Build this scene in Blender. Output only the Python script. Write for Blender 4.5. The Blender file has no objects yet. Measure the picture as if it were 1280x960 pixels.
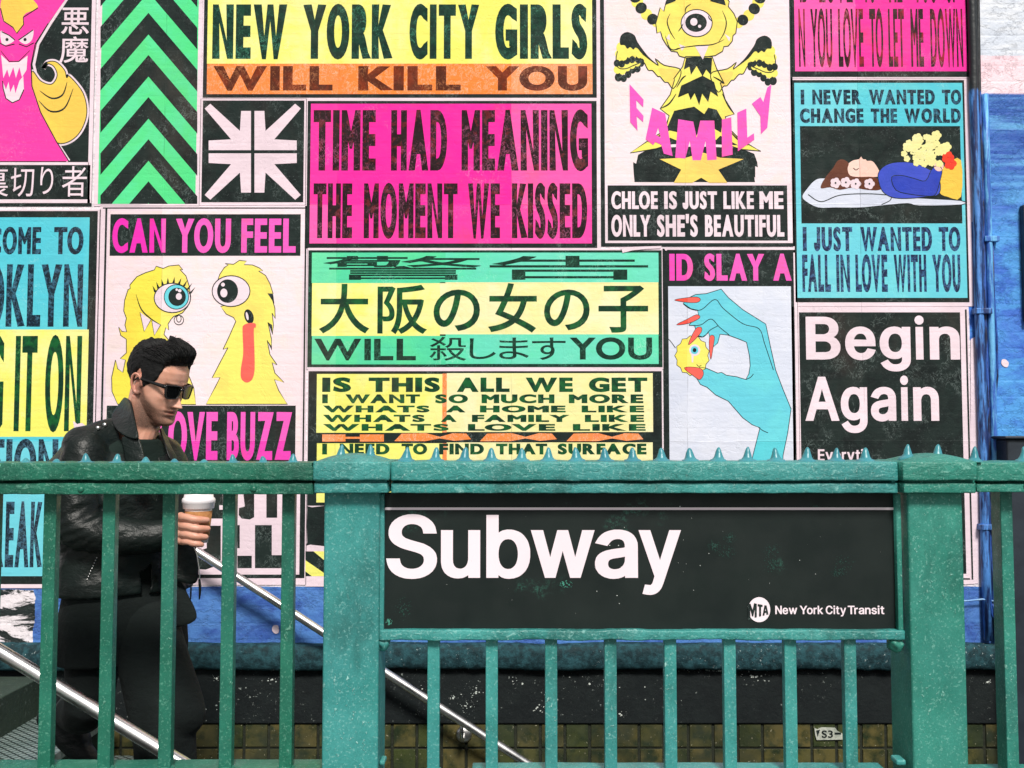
import bpy, bmesh, math, random
from mathutils import Vector, Matrix, noise
from mathutils.geometry import delaunay_2d_cdt, interpolate_bezier
R = math.radians
scene = bpy.context.scene
C = scene.collection
random.seed(7)

# ------------------------------------------------------------------ camera, sky, sun, exposure
FPX, PITCH, CAMZ = 1200.0, 3.0, 1.14
cam = bpy.data.cameras.new('camera')
cam.lens = 36.0 * FPX / 1280.0
cam.sensor_width = 36.0
cam.clip_start, cam.clip_end = 0.05, 600
camo = bpy.data.objects.new('camera', cam)
camo.location = (0, 0, CAMZ)
camo.rotation_euler = (R(90 + PITCH), 0, 0)
C.objects.link(camo)
scene.camera = camo

SUN_EL, SUN_AZ = 47.0, 168.0     # azimuth measured from +Y clockwise: the sun stands behind the camera, a little to its right
world = bpy.data.worlds.new('World')
scene.world = world
world.use_nodes = True
wn = world.node_tree
sky = wn.nodes.new('ShaderNodeTexSky')
sky.sky_type = 'NISHITA'
sky.sun_disc = False
sky.sun_elevation = R(SUN_EL)
sky.sun_rotation = R(SUN_AZ)
sky.air_density, sky.dust_density, sky.ozone_density = 1.0, 3.5, 0.6
hs = wn.nodes.new('ShaderNodeHueSaturation')      # an overcast sky: nearly colourless
hs.inputs['Saturation'].default_value = 0.30
wn.links.new(sky.outputs[0], hs.inputs['Color'])
wn.links.new(hs.outputs[0], wn.nodes['Background'].inputs[0])
wn.nodes['Background'].inputs[1].default_value = 0.05

sun = bpy.data.lights.new('sun', 'SUN')
sun.energy = 2.75
sun.angle = R(12)
sun.color = (1.0, 0.95, 0.88)
suno = bpy.data.objects.new('sun', sun)
d = Vector((math.sin(R(SUN_AZ)) * math.cos(R(SUN_EL)), math.cos(R(SUN_AZ)) * math.cos(R(SUN_EL)), math.sin(R(SUN_EL))))
suno.rotation_euler = d.to_track_quat('Z', 'Y').to_euler()
C.objects.link(suno)

vs = scene.view_settings
vs.view_transform, vs.look, vs.gamma, vs.use_curve_mapping = 'Standard', 'None', 1.0, False
vs.exposure = 0.50

# ------------------------------------------------------------------ measuring: a point of the picture at a real depth Y
CT, ST = math.cos(R(PITCH)), math.sin(R(PITCH))
def P(px, py, Y):
    x, v = (px - 640) / FPX, -(py - 480) / FPX
    t = Y / (CT - v * ST)
    return x * t, CAMZ + (ST + v * CT) * t
YR, YW = 2.28, 4.10              # railing front, brick wall front
def PX(px, py, Y): return P(px, py, Y)[0]
def PZ(py, Y): return P(640, py, Y)[1]

# ------------------------------------------------------------------ scene objects
def tag(o, label=None, cat=None, group=None, kind=None):
    if label: o['label'] = label
    if cat: o['category'] = cat
    if group: o['group'] = group
    if kind: o['kind'] = kind
    return o
def thing(name, label, cat, loc, group=None):
    o = bpy.data.objects.new(name, None)
    o.empty_display_size = 0.1
    o.location = loc
    C.objects.link(o)
    return tag(o, label, cat, group)
def world_loc(o):
    v = Vector(o.location)
    while o.parent:
        o = o.parent
        v += Vector(o.location)
    return v
def obj(name, verts, faces, mats, root=None, smooth=False, fm=None, loc=None):
    """one mesh object from world-space vertices, parented to root when given"""
    me = bpy.data.meshes.new(name)
    base = Vector(loc) if loc is not None else Vector((0, 0, 0))
    if root: base = world_loc(root)
    me.from_pydata([tuple(Vector(v) - base) for v in verts], [], faces)
    for m in (mats if isinstance(mats, (list, tuple)) else [mats]): me.materials.append(m)
    if fm: me.polygons.foreach_set('material_index', fm)
    if smooth: me.polygons.foreach_set('use_smooth', [True] * len(me.polygons))
    me.update()
    o = bpy.data.objects.new(name, me)
    C.objects.link(o)
    if root: o.parent = root
    elif loc is not None: o.location = base
    return o
class MB:
    """collects shapes (world space) that become ONE mesh"""
    def __init__(s): s.v, s.f, s.m = [], [], []
    def add(s, vs, fs, m=0):
        b = len(s.v)
        s.v += [tuple(v) for v in vs]
        s.f += [tuple(i + b for i in f) for f in fs]
        s.m += [m] * len(fs)
    def bm(s, bm, m=0):
        bm.verts.index_update()
        s.add([v.co.copy() for v in bm.verts], [[v.index for v in f.verts] for f in bm.faces], m)
        bm.free()
    def box(s, x0, x1, y0, y1, z0, z1, bev=0.0, seg=2, m=0):
        bm = bmesh.new()
        bmesh.ops.create_cube(bm, size=1)
        for v in bm.verts:
            v.co = Vector(((x0 + x1) / 2 + v.co.x * (x1 - x0), (y0 + y1) / 2 + v.co.y * (y1 - y0), (z0 + z1) / 2 + v.co.z * (z1 - z0)))
        if bev: bmesh.ops.bevel(bm, geom=bm.edges[:], offset=bev, segments=seg, affect='EDGES', profile=0.5)
        s.bm(bm, m)
    def tube(s, pts, r, n=12, m=0, caps=True):
        pts = [Vector(p) for p in pts]
        rr = r if isinstance(r, (list, tuple)) else [r] * len(pts)
        vs, fs = [], []
        side = None
        for i, p in enumerate(pts):
            t = (pts[min(i + 1, len(pts) - 1)] - pts[max(i - 1, 0)]).normalized()
            if side is None:
                side = t.cross(Vector((0, 1, 0)) if abs(t.y) < .9 else Vector((1, 0, 0))).normalized()
            else:
                side = (side - t * side.dot(t)).normalized()
            up = t.cross(side)
            for k in range(n):
                a = 2 * math.pi * k / n
                vs.append(p + (side * math.cos(a) + up * math.sin(a)) * rr[i])
        for i in range(len(pts) - 1):
            for k in range(n):
                fs.append((i * n + k, i * n + (k + 1) % n, (i + 1) * n + (k + 1) % n, (i + 1) * n + k))
        if caps:
            fs.append(tuple(range(n))[::-1])
            fs.append(tuple((len(pts) - 1) * n + k for k in range(n)))
        s.add(vs, fs, m)
    def lathe(s, prof, c, n=20, m=0, axis='Z'):
        vs, fs = [], []
        for r, h in prof:
            for k in range(n):
                a = 2 * math.pi * k / n
                q = (r * math.cos(a), r * math.sin(a), h) if axis == 'Z' else (r * math.cos(a), -h, r * math.sin(a))
                vs.append((c[0] + q[0], c[1] + q[1], c[2] + q[2]))
        for i in range(len(prof) - 1):
            for k in range(n):
                fs.append((i * n + k, i * n + (k + 1) % n, (i + 1) * n + (k + 1) % n, (i + 1) * n + k))
        fs.append(tuple(range(n))[::-1])
        fs.append(tuple((len(prof) - 1) * n + k for k in range(n)))
        s.add(vs, fs, m)
    def obj(s, name, mats, root=None, smooth=False, loc=None):
        o = obj(name, s.v, s.f, mats, root, smooth, s.m, loc)
        return o

# ------------------------------------------------------------------ materials
def srgb(r, g, b):
    f = lambda c: (c / 255 / 12.92) if c / 255 <= .04045 else ((c / 255 + .055) / 1.055) ** 2.4
    return (f(r), f(g), f(b), 1.0)
class NT:
    def __init__(s, name):
        s.mat = bpy.data.materials.new(name)
        s.mat.use_nodes = True
        s.t = s.mat.node_tree
        s.b = s.t.nodes['Principled BSDF']
        s.pos = s.t.nodes.new('ShaderNodeNewGeometry').outputs['Position']
    def node(s, typ, **kw):
        n = s.t.nodes.new(typ)
        for k, v in kw.items(): setattr(n, k, v)
        return n
    def link(s, a, b): s.t.links.new(a, b)
    def mapping(s, scale=(1, 1, 1), rot=(0, 0, 0), loc=(0, 0, 0)):
        n = s.node('ShaderNodeMapping')
        n.inputs['Scale'].default_value = scale
        n.inputs['Rotation'].default_value = rot
        n.inputs['Location'].default_value = loc
        s.link(s.pos, n.inputs[0])
        return n.outputs[0]
    def noise(s, scale, detail=4, rough=.55, vec=None, dist=0):
        n = s.node('ShaderNodeTexNoise')
        n.inputs['Scale'].default_value = scale
        n.inputs['Detail'].default_value = detail
        n.inputs['Roughness'].default_value = rough
        n.inputs['Distortion'].default_value = dist
        s.link(vec or s.pos, n.inputs['Vector'])
        return n.outputs['Fac']
    def ramp(s, fac, a, b, lo=0.0, hi=1.0):
        n = s.node('ShaderNodeMapRange')
        n.clamp = True
        n.interpolation_type = 'SMOOTHSTEP'
        for k, v in (('From Min', a), ('From Max', b), ('To Min', lo), ('To Max', hi)): n.inputs[k].default_value = v
        s.link(fac, n.inputs['Value'])
        return n.outputs['Result']
    def math(s, op, a, b=None):
        n = s.node('ShaderNodeMath', operation=op)
        for i, q in enumerate((a, b)):
            if q is None: continue
            if isinstance(q, (int, float)): n.inputs[i].default_value = q
            else: s.link(q, n.inputs[i])
        return n.outputs[0]
    def mix(s, fac, a, b):
        n = s.node('ShaderNodeMix', data_type='RGBA')
        for i, q in ((0, fac), (6, a), (7, b)):
            if isinstance(q, (int, float, tuple)): n.inputs[i].default_value = q
            else: s.link(q, n.inputs[i])
        return n.outputs[2]
    def bump(s, h, strength=.3, dist=.002, prev=None):
        n = s.node('ShaderNodeBump')
        n.inputs['Strength'].default_value = strength
        n.inputs['Distance'].default_value = dist
        s.link(h, n.inputs['Height'])
        if prev: s.link(prev, n.inputs['Normal'])
        return n.outputs[0]
    def out(s, col, rough=.6, nrm=None, metal=0.0, spec=.5):
        b = s.b
        for k, q in (('Base Color', col), ('Roughness', rough), ('Metallic', metal), ('Specular IOR Level', spec)):
            if isinstance(q, (int, float, tuple)): b.inputs[k].default_value = q
            else: s.link(q, b.inputs[k])
        if nrm: s.link(nrm, b.inputs['Normal'])
        return s.mat
def xz_brick(n, bw=.215, bh=.0685, mortar=.008):
    """brick courses laid over the X-Z plane of the wall"""
    sep = n.node('ShaderNodeSeparateXYZ'); n.link(n.pos, sep.inputs[0])
    com = n.node('ShaderNodeCombineXYZ'); n.link(sep.outputs[0], com.inputs[0]); n.link(sep.outputs[2], com.inputs[1])
    t = n.node('ShaderNodeTexBrick')
    n.link(com.outputs[0], t.inputs['Vector'])
    for k, v in (('Scale', 1.0), ('Mortar Size', mortar), ('Mortar Smooth', .6), ('Brick Width', bw), ('Row Height', bh), ('Bias', 0.0)): t.inputs[k].default_value = v
    t.offset = .5
    return t, sep
_ink = {}
SEAMW = 220 / FPX * YW
SEAM0 = PX(337, 200, YW)
def ink(name, col, col2=None, wear=None, amt=.35, mott=9.0, hi=.72, lo=.30, stretch=(1, 1, 1)):
    """printed or painted paper pasted over brick: mottled ink, scuffs, faint courses and wrinkles"""
    if name in _ink: return _ink[name]
    n = NT(name)
    base = col
    if col2:
        v = n.mapping(stretch)
        base = n.mix(n.ramp(n.noise(mott, 7, .66, v, .4), lo + .12, hi - .08), col, col2)
    else:
        k = tuple(c * .86 for c in col[:3]) + (1,)
        base = n.mix(n.ramp(n.noise(3.2, 6, .6), .35, .72), col, k)
    if wear:
        fine = n.ramp(n.noise(130, 5, .75), .57, .70)
        zone = n.ramp(n.noise(4.5, 5, .65), .60 - amt * .3, .76 - amt * .2)
        base = n.mix(n.math('MULTIPLY', n.math('MULTIPLY', fine, zone), .75), base, wear)
        vein = n.math('ABSOLUTE', n.math('SUBTRACT', n.noise(34, 6, .7, n.mapping((1, 1, .7), (0, 0, 0), (4, 1, 2)), .8), .5))
        zone2 = n.ramp(n.noise(7.5, 4, .6, n.mapping((1, 1, 1), (0, 0, 0), (9, 2, 5))), .62 - amt * .22, .74 - amt * .18)
        base = n.mix(n.math('MULTIPLY', n.math('MULTIPLY', n.ramp(vein, .016, .004), zone2), .70), base, wear)
    # sheets of paper: every strip took the ink a little differently, with a darker overlap line
    br, sep = xz_brick(n)
    wob = n.math('MULTIPLY', n.math('SUBTRACT', n.noise(2.5, 3), .5), .015)
    px_ = n.math('DIVIDE', n.math('ADD', n.math('ADD', sep.outputs[0], wob), 20.0 - SEAM0 % SEAMW), SEAMW)
    pz_ = n.math('DIVIDE', n.math('ADD', n.math('ADD', sep.outputs[2], wob), 20.31), 1.02)
    com = n.node('ShaderNodeCombineXYZ'); n.link(n.math('FLOOR', px_), com.inputs[0]); n.link(n.math('FLOOR', pz_), com.inputs[1])
    wnz = n.node('ShaderNodeTexWhiteNoise'); n.link(com.outputs[0], wnz.inputs['Vector'])
    seam = n.math('MAXIMUM', n.ramp(n.math('FRACT', px_), .0075, .001), n.ramp(n.math('FRACT', pz_), .0045, .0005))
    hsv = n.node('ShaderNodeHueSaturation')
    val = n.math('SUBTRACT', n.ramp(wnz.outputs['Value'], 0, 1, .955, 1.04), n.math('MULTIPLY', seam, n.ramp(n.noise(6, 3), .45, .6, .0, .30)))
    n.link(val, hsv.inputs['Value']); n.link(n.ramp(wnz.outputs['Value'], 0, 1, 1.03, .93), hsv.inputs['Saturation'])
    if isinstance(base, tuple): hsv.inputs['Color'].default_value = base
    else: n.link(base, hsv.inputs['Color'])
    stain = n.ramp(n.noise(2.1, 6, .62, n.mapping((1, 1, .6), (0, 0, 0), (2, 7, 3))), .52, .74, 0, .10)
    base = n.mix(stain, hsv.outputs[0], srgb(150, 120, 110))
    h1 = n.bump(br.outputs['Fac'], .10, .003)
    n.t.nodes[-1].invert = True
    h2 = n.bump(n.noise(16, 6, .6, n.mapping((1, 1, 2.2))), .20, .012, h1)
    cre = n.math('ABSOLUTE', n.math('SUBTRACT', n.noise(3.4, 5, .6, n.mapping((1.3, 1, .8), (0, R(30), 0)), .5), .5))
    h2 = n.bump(n.ramp(cre, .0, .012), .16, .003, h2)
    h2 = n.bump(seam, .5, .002, h2)
    h3 = n.bump(n.noise(170, 3, .6), .15, .001, h2)
    _ink[name] = n.out(base, n.ramp(n.noise(20, 3), .3, .7, .55, .8), h3, 0, .16)
    return _ink[name]
WHITE = srgb(240, 219, 230)
BLACKC = srgb(36, 47, 46)
GREYW = srgb(120, 135, 132)
K = ink('black_ink', srgb(31, 43, 41), srgb(23, 31, 31), GREYW, .55)
PAPER = ink('white_paper', WHITE, None, srgb(190, 180, 190), .1)
PALE = ink('pale_pink_paper', srgb(240, 219, 226), srgb(236, 217, 216), None)
YEL = ink('yellow_print', srgb(240, 238, 118), srgb(243, 240, 160), srgb(240, 232, 190), .3, 3.0)
YEL2 = ink('yellow_drawing', srgb(240, 228, 92), srgb(240, 205, 84), None, .3, 3.0, .8, .35)
PYEL = ink('faded_yellow_print', srgb(238, 232, 160), srgb(244, 238, 190), srgb(250, 240, 215), .3, 3.0)
GOLD = ink('golden_drawing', srgb(238, 198, 88), srgb(244, 214, 90), None, .3, 4.0)
ORG = ink('orange_print', srgb(244, 140, 74), srgb(238, 96, 56), srgb(250, 205, 180), 1.5, 7.0, .85, .45)
PINK = ink('pink_print', srgb(250, 64, 166), srgb(252, 72, 140), srgb(248, 150, 200), .3, 3.0, .8, .4)
MAG = ink('magenta_lettering', srgb(240, 66, 186), srgb(242, 74, 150), srgb(200, 80, 150), .5, 5.0, .8, .4)
CYAN = ink('cyan_print', srgb(92, 200, 218), srgb(108, 210, 220), srgb(170, 225, 230), .3, 3.0)
CYAN2 = ink('cyan_drawing', srgb(84, 198, 218), srgb(92, 208, 220), None, .3, 3.0)
MINT = ink('mint_print', srgb(92, 220, 160), srgb(84, 210, 165), srgb(170, 235, 210), .3, 3.0)
AQUA = ink('aqua_print', srgb(106, 218, 190), srgb(96, 222, 176), srgb(190, 240, 225), .3, 3.0)
GREEN = ink('spring_green_print', srgb(88, 222, 140), srgb(92, 224, 160), None, .3, 4.0)
ICE = ink('ice_blue_paper', srgb(208, 214, 232), srgb(218, 222, 236), srgb(190, 200, 210), .3, 3.0)
RED = ink('red_print', srgb(238, 80, 60), srgb(236, 70, 64), None)
BLUEP = ink('violet_blue_print', srgb(72, 88, 200), srgb(66, 84, 190), None)
HAIR_P = ink('auburn_print', srgb(104, 58, 40), srgb(92, 48, 36), None)
BLUED = ink('deep_blue_print', srgb(58, 76, 186), srgb(54, 70, 176), None)
SKIN_P = ink('peach_print', srgb(246, 204, 190), srgb(244, 206, 196), None)
DGREEN = ink('dark_green_lettering', srgb(20, 62, 44), srgb(28, 84, 46), srgb(70, 120, 86), .5, 14.0)
DGREEN2 = ink('green_lettering', srgb(16, 54, 38), srgb(26, 96, 50), srgb(90, 150, 90), .4, 26.0)
BROWN = ink('brown_lettering', srgb(84, 38, 22), srgb(128, 52, 28), srgb(226, 150, 100), .8, 12.0)
MAROON = ink('maroon_lettering', srgb(36, 18, 22), srgb(98, 34, 38), srgb(200, 110, 150), .85, 22.0, .68, .40, (1, 1, 1))
REDBRN = ink('red_brown_lettering', srgb(44, 20, 24), srgb(158, 34, 52), srgb(215, 120, 150), .5, 20.0, .72, .34, (1, 1, .6))
NAVY = ink('dark_navy_lettering', srgb(20, 38, 52), srgb(48, 88, 112), srgb(96, 150, 170), .9, 60.0, .62, .40)
NAVY2 = ink('navy_lettering', srgb(26, 38, 74), srgb(44, 84, 130), srgb(96, 160, 190), .9, 55.0, .62, .40)
TEALK = ink('green_black_print', srgb(15, 46, 36), srgb(24, 66, 50), srgb(90, 170, 140), .6, 30.0)

HELV = {
'S': '224 -9 182 -6 163 -3 128 9 98 26 74 47 56 74 44 103 38 137 104 137 108 115 117 96 130 81 147 68 166 59 188 52 212 49 238 49 263 53 286 60 306 71 322 84 335 100 343 118 346 139 345 148 341 165 337 173 326 185 313 196 296 205 256 219 160 247 138 256 101 277 86 289 74 303 64 318 57 335 53 353 53 389 60 420 75 448 96 471 123 490 154 504 189 513 227 516 266 513 283 510 316 498 344 481 367 461 377 449 392 422 396 408 401 378 337 378 335 392 330 406 323 417 314 428 302 437 275 451 259 455 243 458 212 459 188 455 167 448 149 438 135 425 124 410 117 394 115 376 117 356 125 340 131 334 145 322 160 312 204 296 312 264 359 238 382 216 395 198 400 188 403 177 408 152 407 123 400 92 394 78 377 51 353 29 323 11 288 -2 247 -8',
'u': '182 -5 153 -3 140 1 127 5 104 18 84 35 76 47 63 72 59 87 54 120 53 379 114 379 114 144 117 111 122 98 128 85 147 66 158 59 185 51 211 50 231 54 249 62 265 73 278 88 288 106 291 117 296 140 296 379 357 379 357 0 298 0 298 92 307 92 299 72 281 40 269 27 257 17 229 3 215 -2',
'b': '229 -8 203 -6 192 -4 172 4 143 25 118 59 112 59 112 0 53 0 53 509 114 509 114 319 116 319 118 319 137 346 148 358 163 368 180 377 215 384 248 383 265 380 298 369 313 361 327 351 339 339 361 310 370 293 377 275 387 234 389 212 389 166 383 122 370 84 351 52 339 38 313 16 298 7 265 -4;220 47 247 50 258 54 279 66 297 83 311 104 320 130 326 158 328 189 326 220 320 248 311 273 297 294 280 311 259 323 247 327 220 330 194 327 182 324 161 312 144 296 130 275 121 250 115 221 113 189 115 157 121 128 130 103 144 82 162 65 183 53 207 48',
'w': '138 0 23 379 87 379 158 119 175 41 165 41 202 199 252 379 316 379 382 136 402 41 391 41 413 135 480 379 545 379 429 0 368 0 313 193 277 338 291 338 260 214 199 0',
'a': '160 -9 132 -7 94 5 73 18 55 35 42 56 36 67 31 93 31 121 39 152 49 169 62 182 78 193 105 205 157 217 249 229 265 235 272 241 276 249 275 274 267 297 258 309 240 322 215 330 185 331 157 325 135 315 118 301 100 274 41 291 53 316 61 327 79 346 99 361 133 375 169 383 211 383 230 381 258 374 277 366 295 354 310 339 322 320 327 309 335 283 337 251 337 0 277 0 277 52 272 52 257 30 246 19 232 9 215 1 195 -5;170 45 183 46 207 50 228 59 237 65 258 85 267 102 274 119 276 138 276 190 268 185 259 182 200 171 158 165 127 156 114 148 103 139 94 121 92 105 94 90 98 78 106 67 117 59 130 52 153 46',
'y': '47 -139 61 -86 98 -90 110 -87 125 -78 135 -69 143 -54 163 -1 17 379 84 379 175 127 206 21 184 21 202 87 224 155 305 379 371 379 204 -58 194 -80 183 -99 170 -114 155 -127 139 -136 112 -144 91 -145 65 -143',
'B': '60 0 60 509 241 509 280 506 314 497 329 491 354 474 364 464 381 442 392 417 397 389 396 350 387 320 370 297 341 277 315 267 315 262 334 258 353 251 381 231 402 203 412 179 416 166 418 136 415 107 406 79 392 55 383 44 359 26 344 18 311 6 291 3 247 0;125 57 267 58 287 61 304 65 318 72 330 80 339 89 346 100 354 124 355 137 353 157 347 175 342 184 330 199 315 212 296 223 274 229 248 231 125 231;125 285 249 285 279 292 304 306 318 319 331 343 336 372 332 398 321 420 313 429 302 437 290 444 259 451 125 452',
'e': '212 -8 170 -4 133 7 117 16 102 27 88 39 65 68 48 103 42 122 35 164 35 210 37 231 47 272 55 290 75 322 100 348 131 368 148 375 166 380 205 384 242 381 277 369 309 350 328 331 337 321 351 296 357 282 366 250 370 214 371 169 75 169 75 221 338 221 310 202 308 231 298 269 293 280 279 299 263 314 253 320 231 328 218 329 192 329 167 324 156 319 137 306 115 280 109 270 101 247 96 223 96 178 97 162 101 132 110 106 116 95 132 76 151 61 162 56 185 48 212 46 230 47 254 53 274 63 295 85 306 105 365 91 356 68 343 48 326 30 306 16 283 4 270 0 242 -6',
'g': '207 -151 161 -147 134 -140 111 -130 91 -117 74 -103 61 -86 51 -69 101 -41 117 -61 133 -76 154 -88 173 -94 195 -97 225 -96 256 -89 270 -83 293 -65 301 -53 307 -39 310 -24 311 -6 311 68 306 68 287 41 275 30 252 16 233 9 195 5 160 8 128 19 113 27 86 47 64 74 47 108 37 147 35 168 35 214 42 256 55 293 74 325 98 351 112 361 127 369 160 380 196 384 234 380 253 373 277 358 293 340 308 319 313 319 313 379 372 379 372 -9 369 -46 364 -62 358 -77 341 -102 318 -122 305 -129 291 -136 260 -146 243 -149;205 59 231 61 243 65 264 75 281 90 295 110 304 133 310 161 312 193 310 224 304 251 295 276 281 296 264 312 243 324 231 327 205 330 191 329 166 324 145 312 128 295 114 274 104 250 98 223 96 193 98 162 104 135 114 111 128 92 145 76 167 65 191 60',
'i': '53 0 53 379 114 379 114 0;84 443 71 445 54 455 46 465 41 483 46 502 54 512 71 522 84 524 103 520 114 512 122 502 126 483 122 465 114 455 103 447',
'n': '114 227 114 0 53 0 53 379 112 379 112 287 102 287 110 307 129 339 140 352 152 362 180 376 211 383 227 384 257 382 283 374 295 369 316 353 334 333 341 321 347 307 355 276 357 240 357 0 296 0 295 252 288 281 281 294 263 313 252 320 240 325 210 329 179 325 161 317 145 306 126 283 116 252',
'A': '16 0 201 509 216 509 276 509 463 0 395 0 287 302 264 372 232 478 245 478 225 408 191 302 85 0;110 142 110 199 370 199 370 142',
'N': '60 0 60 509 136 509 363 151 388 107 414 55 405 54 399 148 399 509 463 509 463 0 387 0 177 331 108 452 119 454 125 303 125 0',
'Y': '203 0 203 208 16 509 91 509 205 323 233 270 250 230 224 230 240 271 262 313 381 509 455 509 268 208 268 0',
'o': '207 -8 168 -4 133 7 117 16 89 39 66 68 48 103 37 143 34 187 37 233 42 253 56 291 76 323 102 349 117 360 133 369 168 380 207 384 247 380 283 369 299 360 327 337 350 308 367 273 378 233 381 187 378 143 367 103 350 68 327 39 299 16 283 7 247 -4;207 46 222 47 248 53 270 66 288 84 302 105 311 130 317 158 319 187 317 217 311 245 302 271 288 292 270 310 248 323 222 329 207 330 192 329 167 323 145 310 127 292 113 271 104 245 98 217 96 187 98 158 104 130 113 105 127 84 145 66 167 53 192 47',
'r': '53 0 53 379 112 379 112 321 115 321 120 332 134 351 152 367 163 373 187 382 200 384 243 384 243 322 207 326 186 324 168 319 151 310 137 298 122 275 116 257 114 237 114 0',
'k': '110 137 110 212 121 212 284 379 315 379 360 379 184 199 177 199;53 0 53 509 114 509 114 0;294 0 148 186 191 229 372 0',
'C': '267 -7 241 -6 217 -2 193 5 171 14 150 25 130 39 113 55 97 73 82 93 70 115 59 139 51 166 45 193 41 223 40 254 41 285 45 315 51 343 59 369 82 415 97 436 113 454 130 470 150 484 171 495 193 504 217 511 241 515 267 516 297 514 340 504 379 487 413 462 440 430 461 392 473 348 408 348 402 368 394 386 384 403 365 422 342 438 324 446 297 454 267 456 231 452 215 447 199 441 170 422 145 397 134 381 117 345 107 303 104 279 103 254 107 206 111 184 125 145 145 112 170 86 184 76 215 61 249 54 277 53 297 55 324 63 342 71 372 93 384 106 394 123 402 140 408 160 473 160 466 131 448 91 423 57 402 38 379 22 341 5 313 -3',
't': '204 379 204 327 6 327 6 379;65 471 126 471 126 98 129 73 136 61 153 52 175 50 202 54 213 2 192 -3 168 -4 133 0 117 5 104 12 92 21 82 32 75 45 69 59 65 93',
'T': '32 452 32 509 109 509 417 509 417 452 257 452 257 0 193 0 193 452',
's': '182 -8 152 -6 125 -1 112 3 90 14 70 29 55 47 43 69 36 94 94 107 102 84 108 75 124 60 144 50 168 46 181 45 211 48 234 56 253 69 264 85 268 103 266 118 259 130 248 141 223 152 130 175 97 190 72 208 63 219 51 244 47 274 50 299 59 322 73 341 92 357 128 375 156 382 187 384 230 380 254 372 274 361 291 347 305 330 316 311 324 290 268 277 256 301 243 316 235 322 214 330 201 332 174 332 162 330 140 323 131 317 117 303 112 295 109 277 110 269 114 255 124 243 148 230 249 204 267 197 295 181 315 160 322 149 327 136 331 107 328 81 319 58 304 37 284 20 260 6 246 1 215 -6',
'E': '60 0 60 509 372 509 372 452 125 452 125 286 355 286 355 229 125 229 125 57 375 57 375 0',
'v': '163 0 17 379 84 379 175 128 206 21 184 21 219 141 305 379 371 379 226 0',
'M': '60 0 60 509 152 509 281 177 322 49 307 49 340 151 476 509 568 509 568 0 504 0 504 327 506 413 507 457 513 457 476 346 342 0 286 0 170 291 112 457 119 457 121 381 122 0',
'h': '114 227 114 0 53 0 53 509 114 509 114 287 102 287 110 307 129 339 140 352 152 362 180 376 211 383 227 384 257 382 283 374 295 369 317 353 326 344 341 321 347 307 355 276 357 240 357 0 296 0 295 252 288 281 281 294 263 313 252 320 240 325 210 329 179 325 161 317 145 306 126 283 116 252',
}

# ------------------------------------------------------------------ flat prints: outlines filled on the wall plane
def winding(pt, polys):
    w, (x, y) = 0, pt
    for p in polys:
        n = len(p)
        for i in range(n):
            (x0, y0), (x1, y1) = p[i], p[(i + 1) % n]
            if y0 <= y < y1 and (x1 - x0) * (y - y0) - (x - x0) * (y1 - y0) > 0: w += 1
            elif y1 <= y < y0 and (x1 - x0) * (y - y0) - (x - x0) * (y1 - y0) < 0: w -= 1
    return w
def fill(polys, sign=0):
    """triangulate closed outlines, non-zero winding (sign keeps one orientation only)"""
    vs, es = [], []
    for p in polys:
        b, n = len(vs), len(p)
        vs += [Vector(q) for q in p]
        es += [(b + i, b + (i + 1) % n) for i in range(n)]
    ov, _, of = delaunay_2d_cdt(vs, es, [], 0, 1e-6)[:3]
    keep = []
    for f in of:
        c = (sum(ov[i].x for i in f) / len(f), sum(ov[i].y for i in f) / len(f))
        w = winding(c, polys)
        if (w * sign > 0) if sign else w: keep.append(tuple(f))
    return [(v.x, v.y) for v in ov], keep
def smooth(pts, k=5):
    out, n = [], len(pts)
    for i in range(n):
        a, b, c, d = (pts[(i + j) % n] for j in (-1, 0, 1, 2))
        for q in range(k):
            t = q / k
            out.append(tuple(.5 * (2 * b[z] + (c[z] - a[z]) * t + (2 * a[z] - 5 * b[z] + 4 * c[z] - d[z]) * t * t + (3 * b[z] - a[z] - 3 * c[z] + d[z]) * t ** 3) for z in (0, 1)))
    return out
def open_smooth(pts, k=5):
    q = [pts[0]] + list(pts) + [pts[-1]]
    out = []
    for i in range(1, len(q) - 2):
        a, b, c, d = q[i - 1:i + 3]
        for j in range(k):
            t = j / k
            out.append(tuple(.5 * (2 * b[z] + (c[z] - a[z]) * t + (2 * a[z] - 5 * b[z] + 4 * c[z] - d[z]) * t * t + (3 * b[z] - a[z] - 3 * c[z] + d[z]) * t ** 3) for z in (0, 1)))
    return out + [tuple(pts[-1])]
def ellipse(cx, cy, rx, ry, n=28, rot=0):
    c, s = math.cos(rot), math.sin(rot)
    return [(cx + rx * math.cos(2 * math.pi * i / n) * c - ry * math.sin(2 * math.pi * i / n) * s,
             cy + rx * math.cos(2 * math.pi * i / n) * s + ry * math.sin(2 * math.pi * i / n) * c) for i in range(n)]
def Z(ox, oy, s, pts): return [(ox + x / s, oy + y / s) for x, y in pts]

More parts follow.
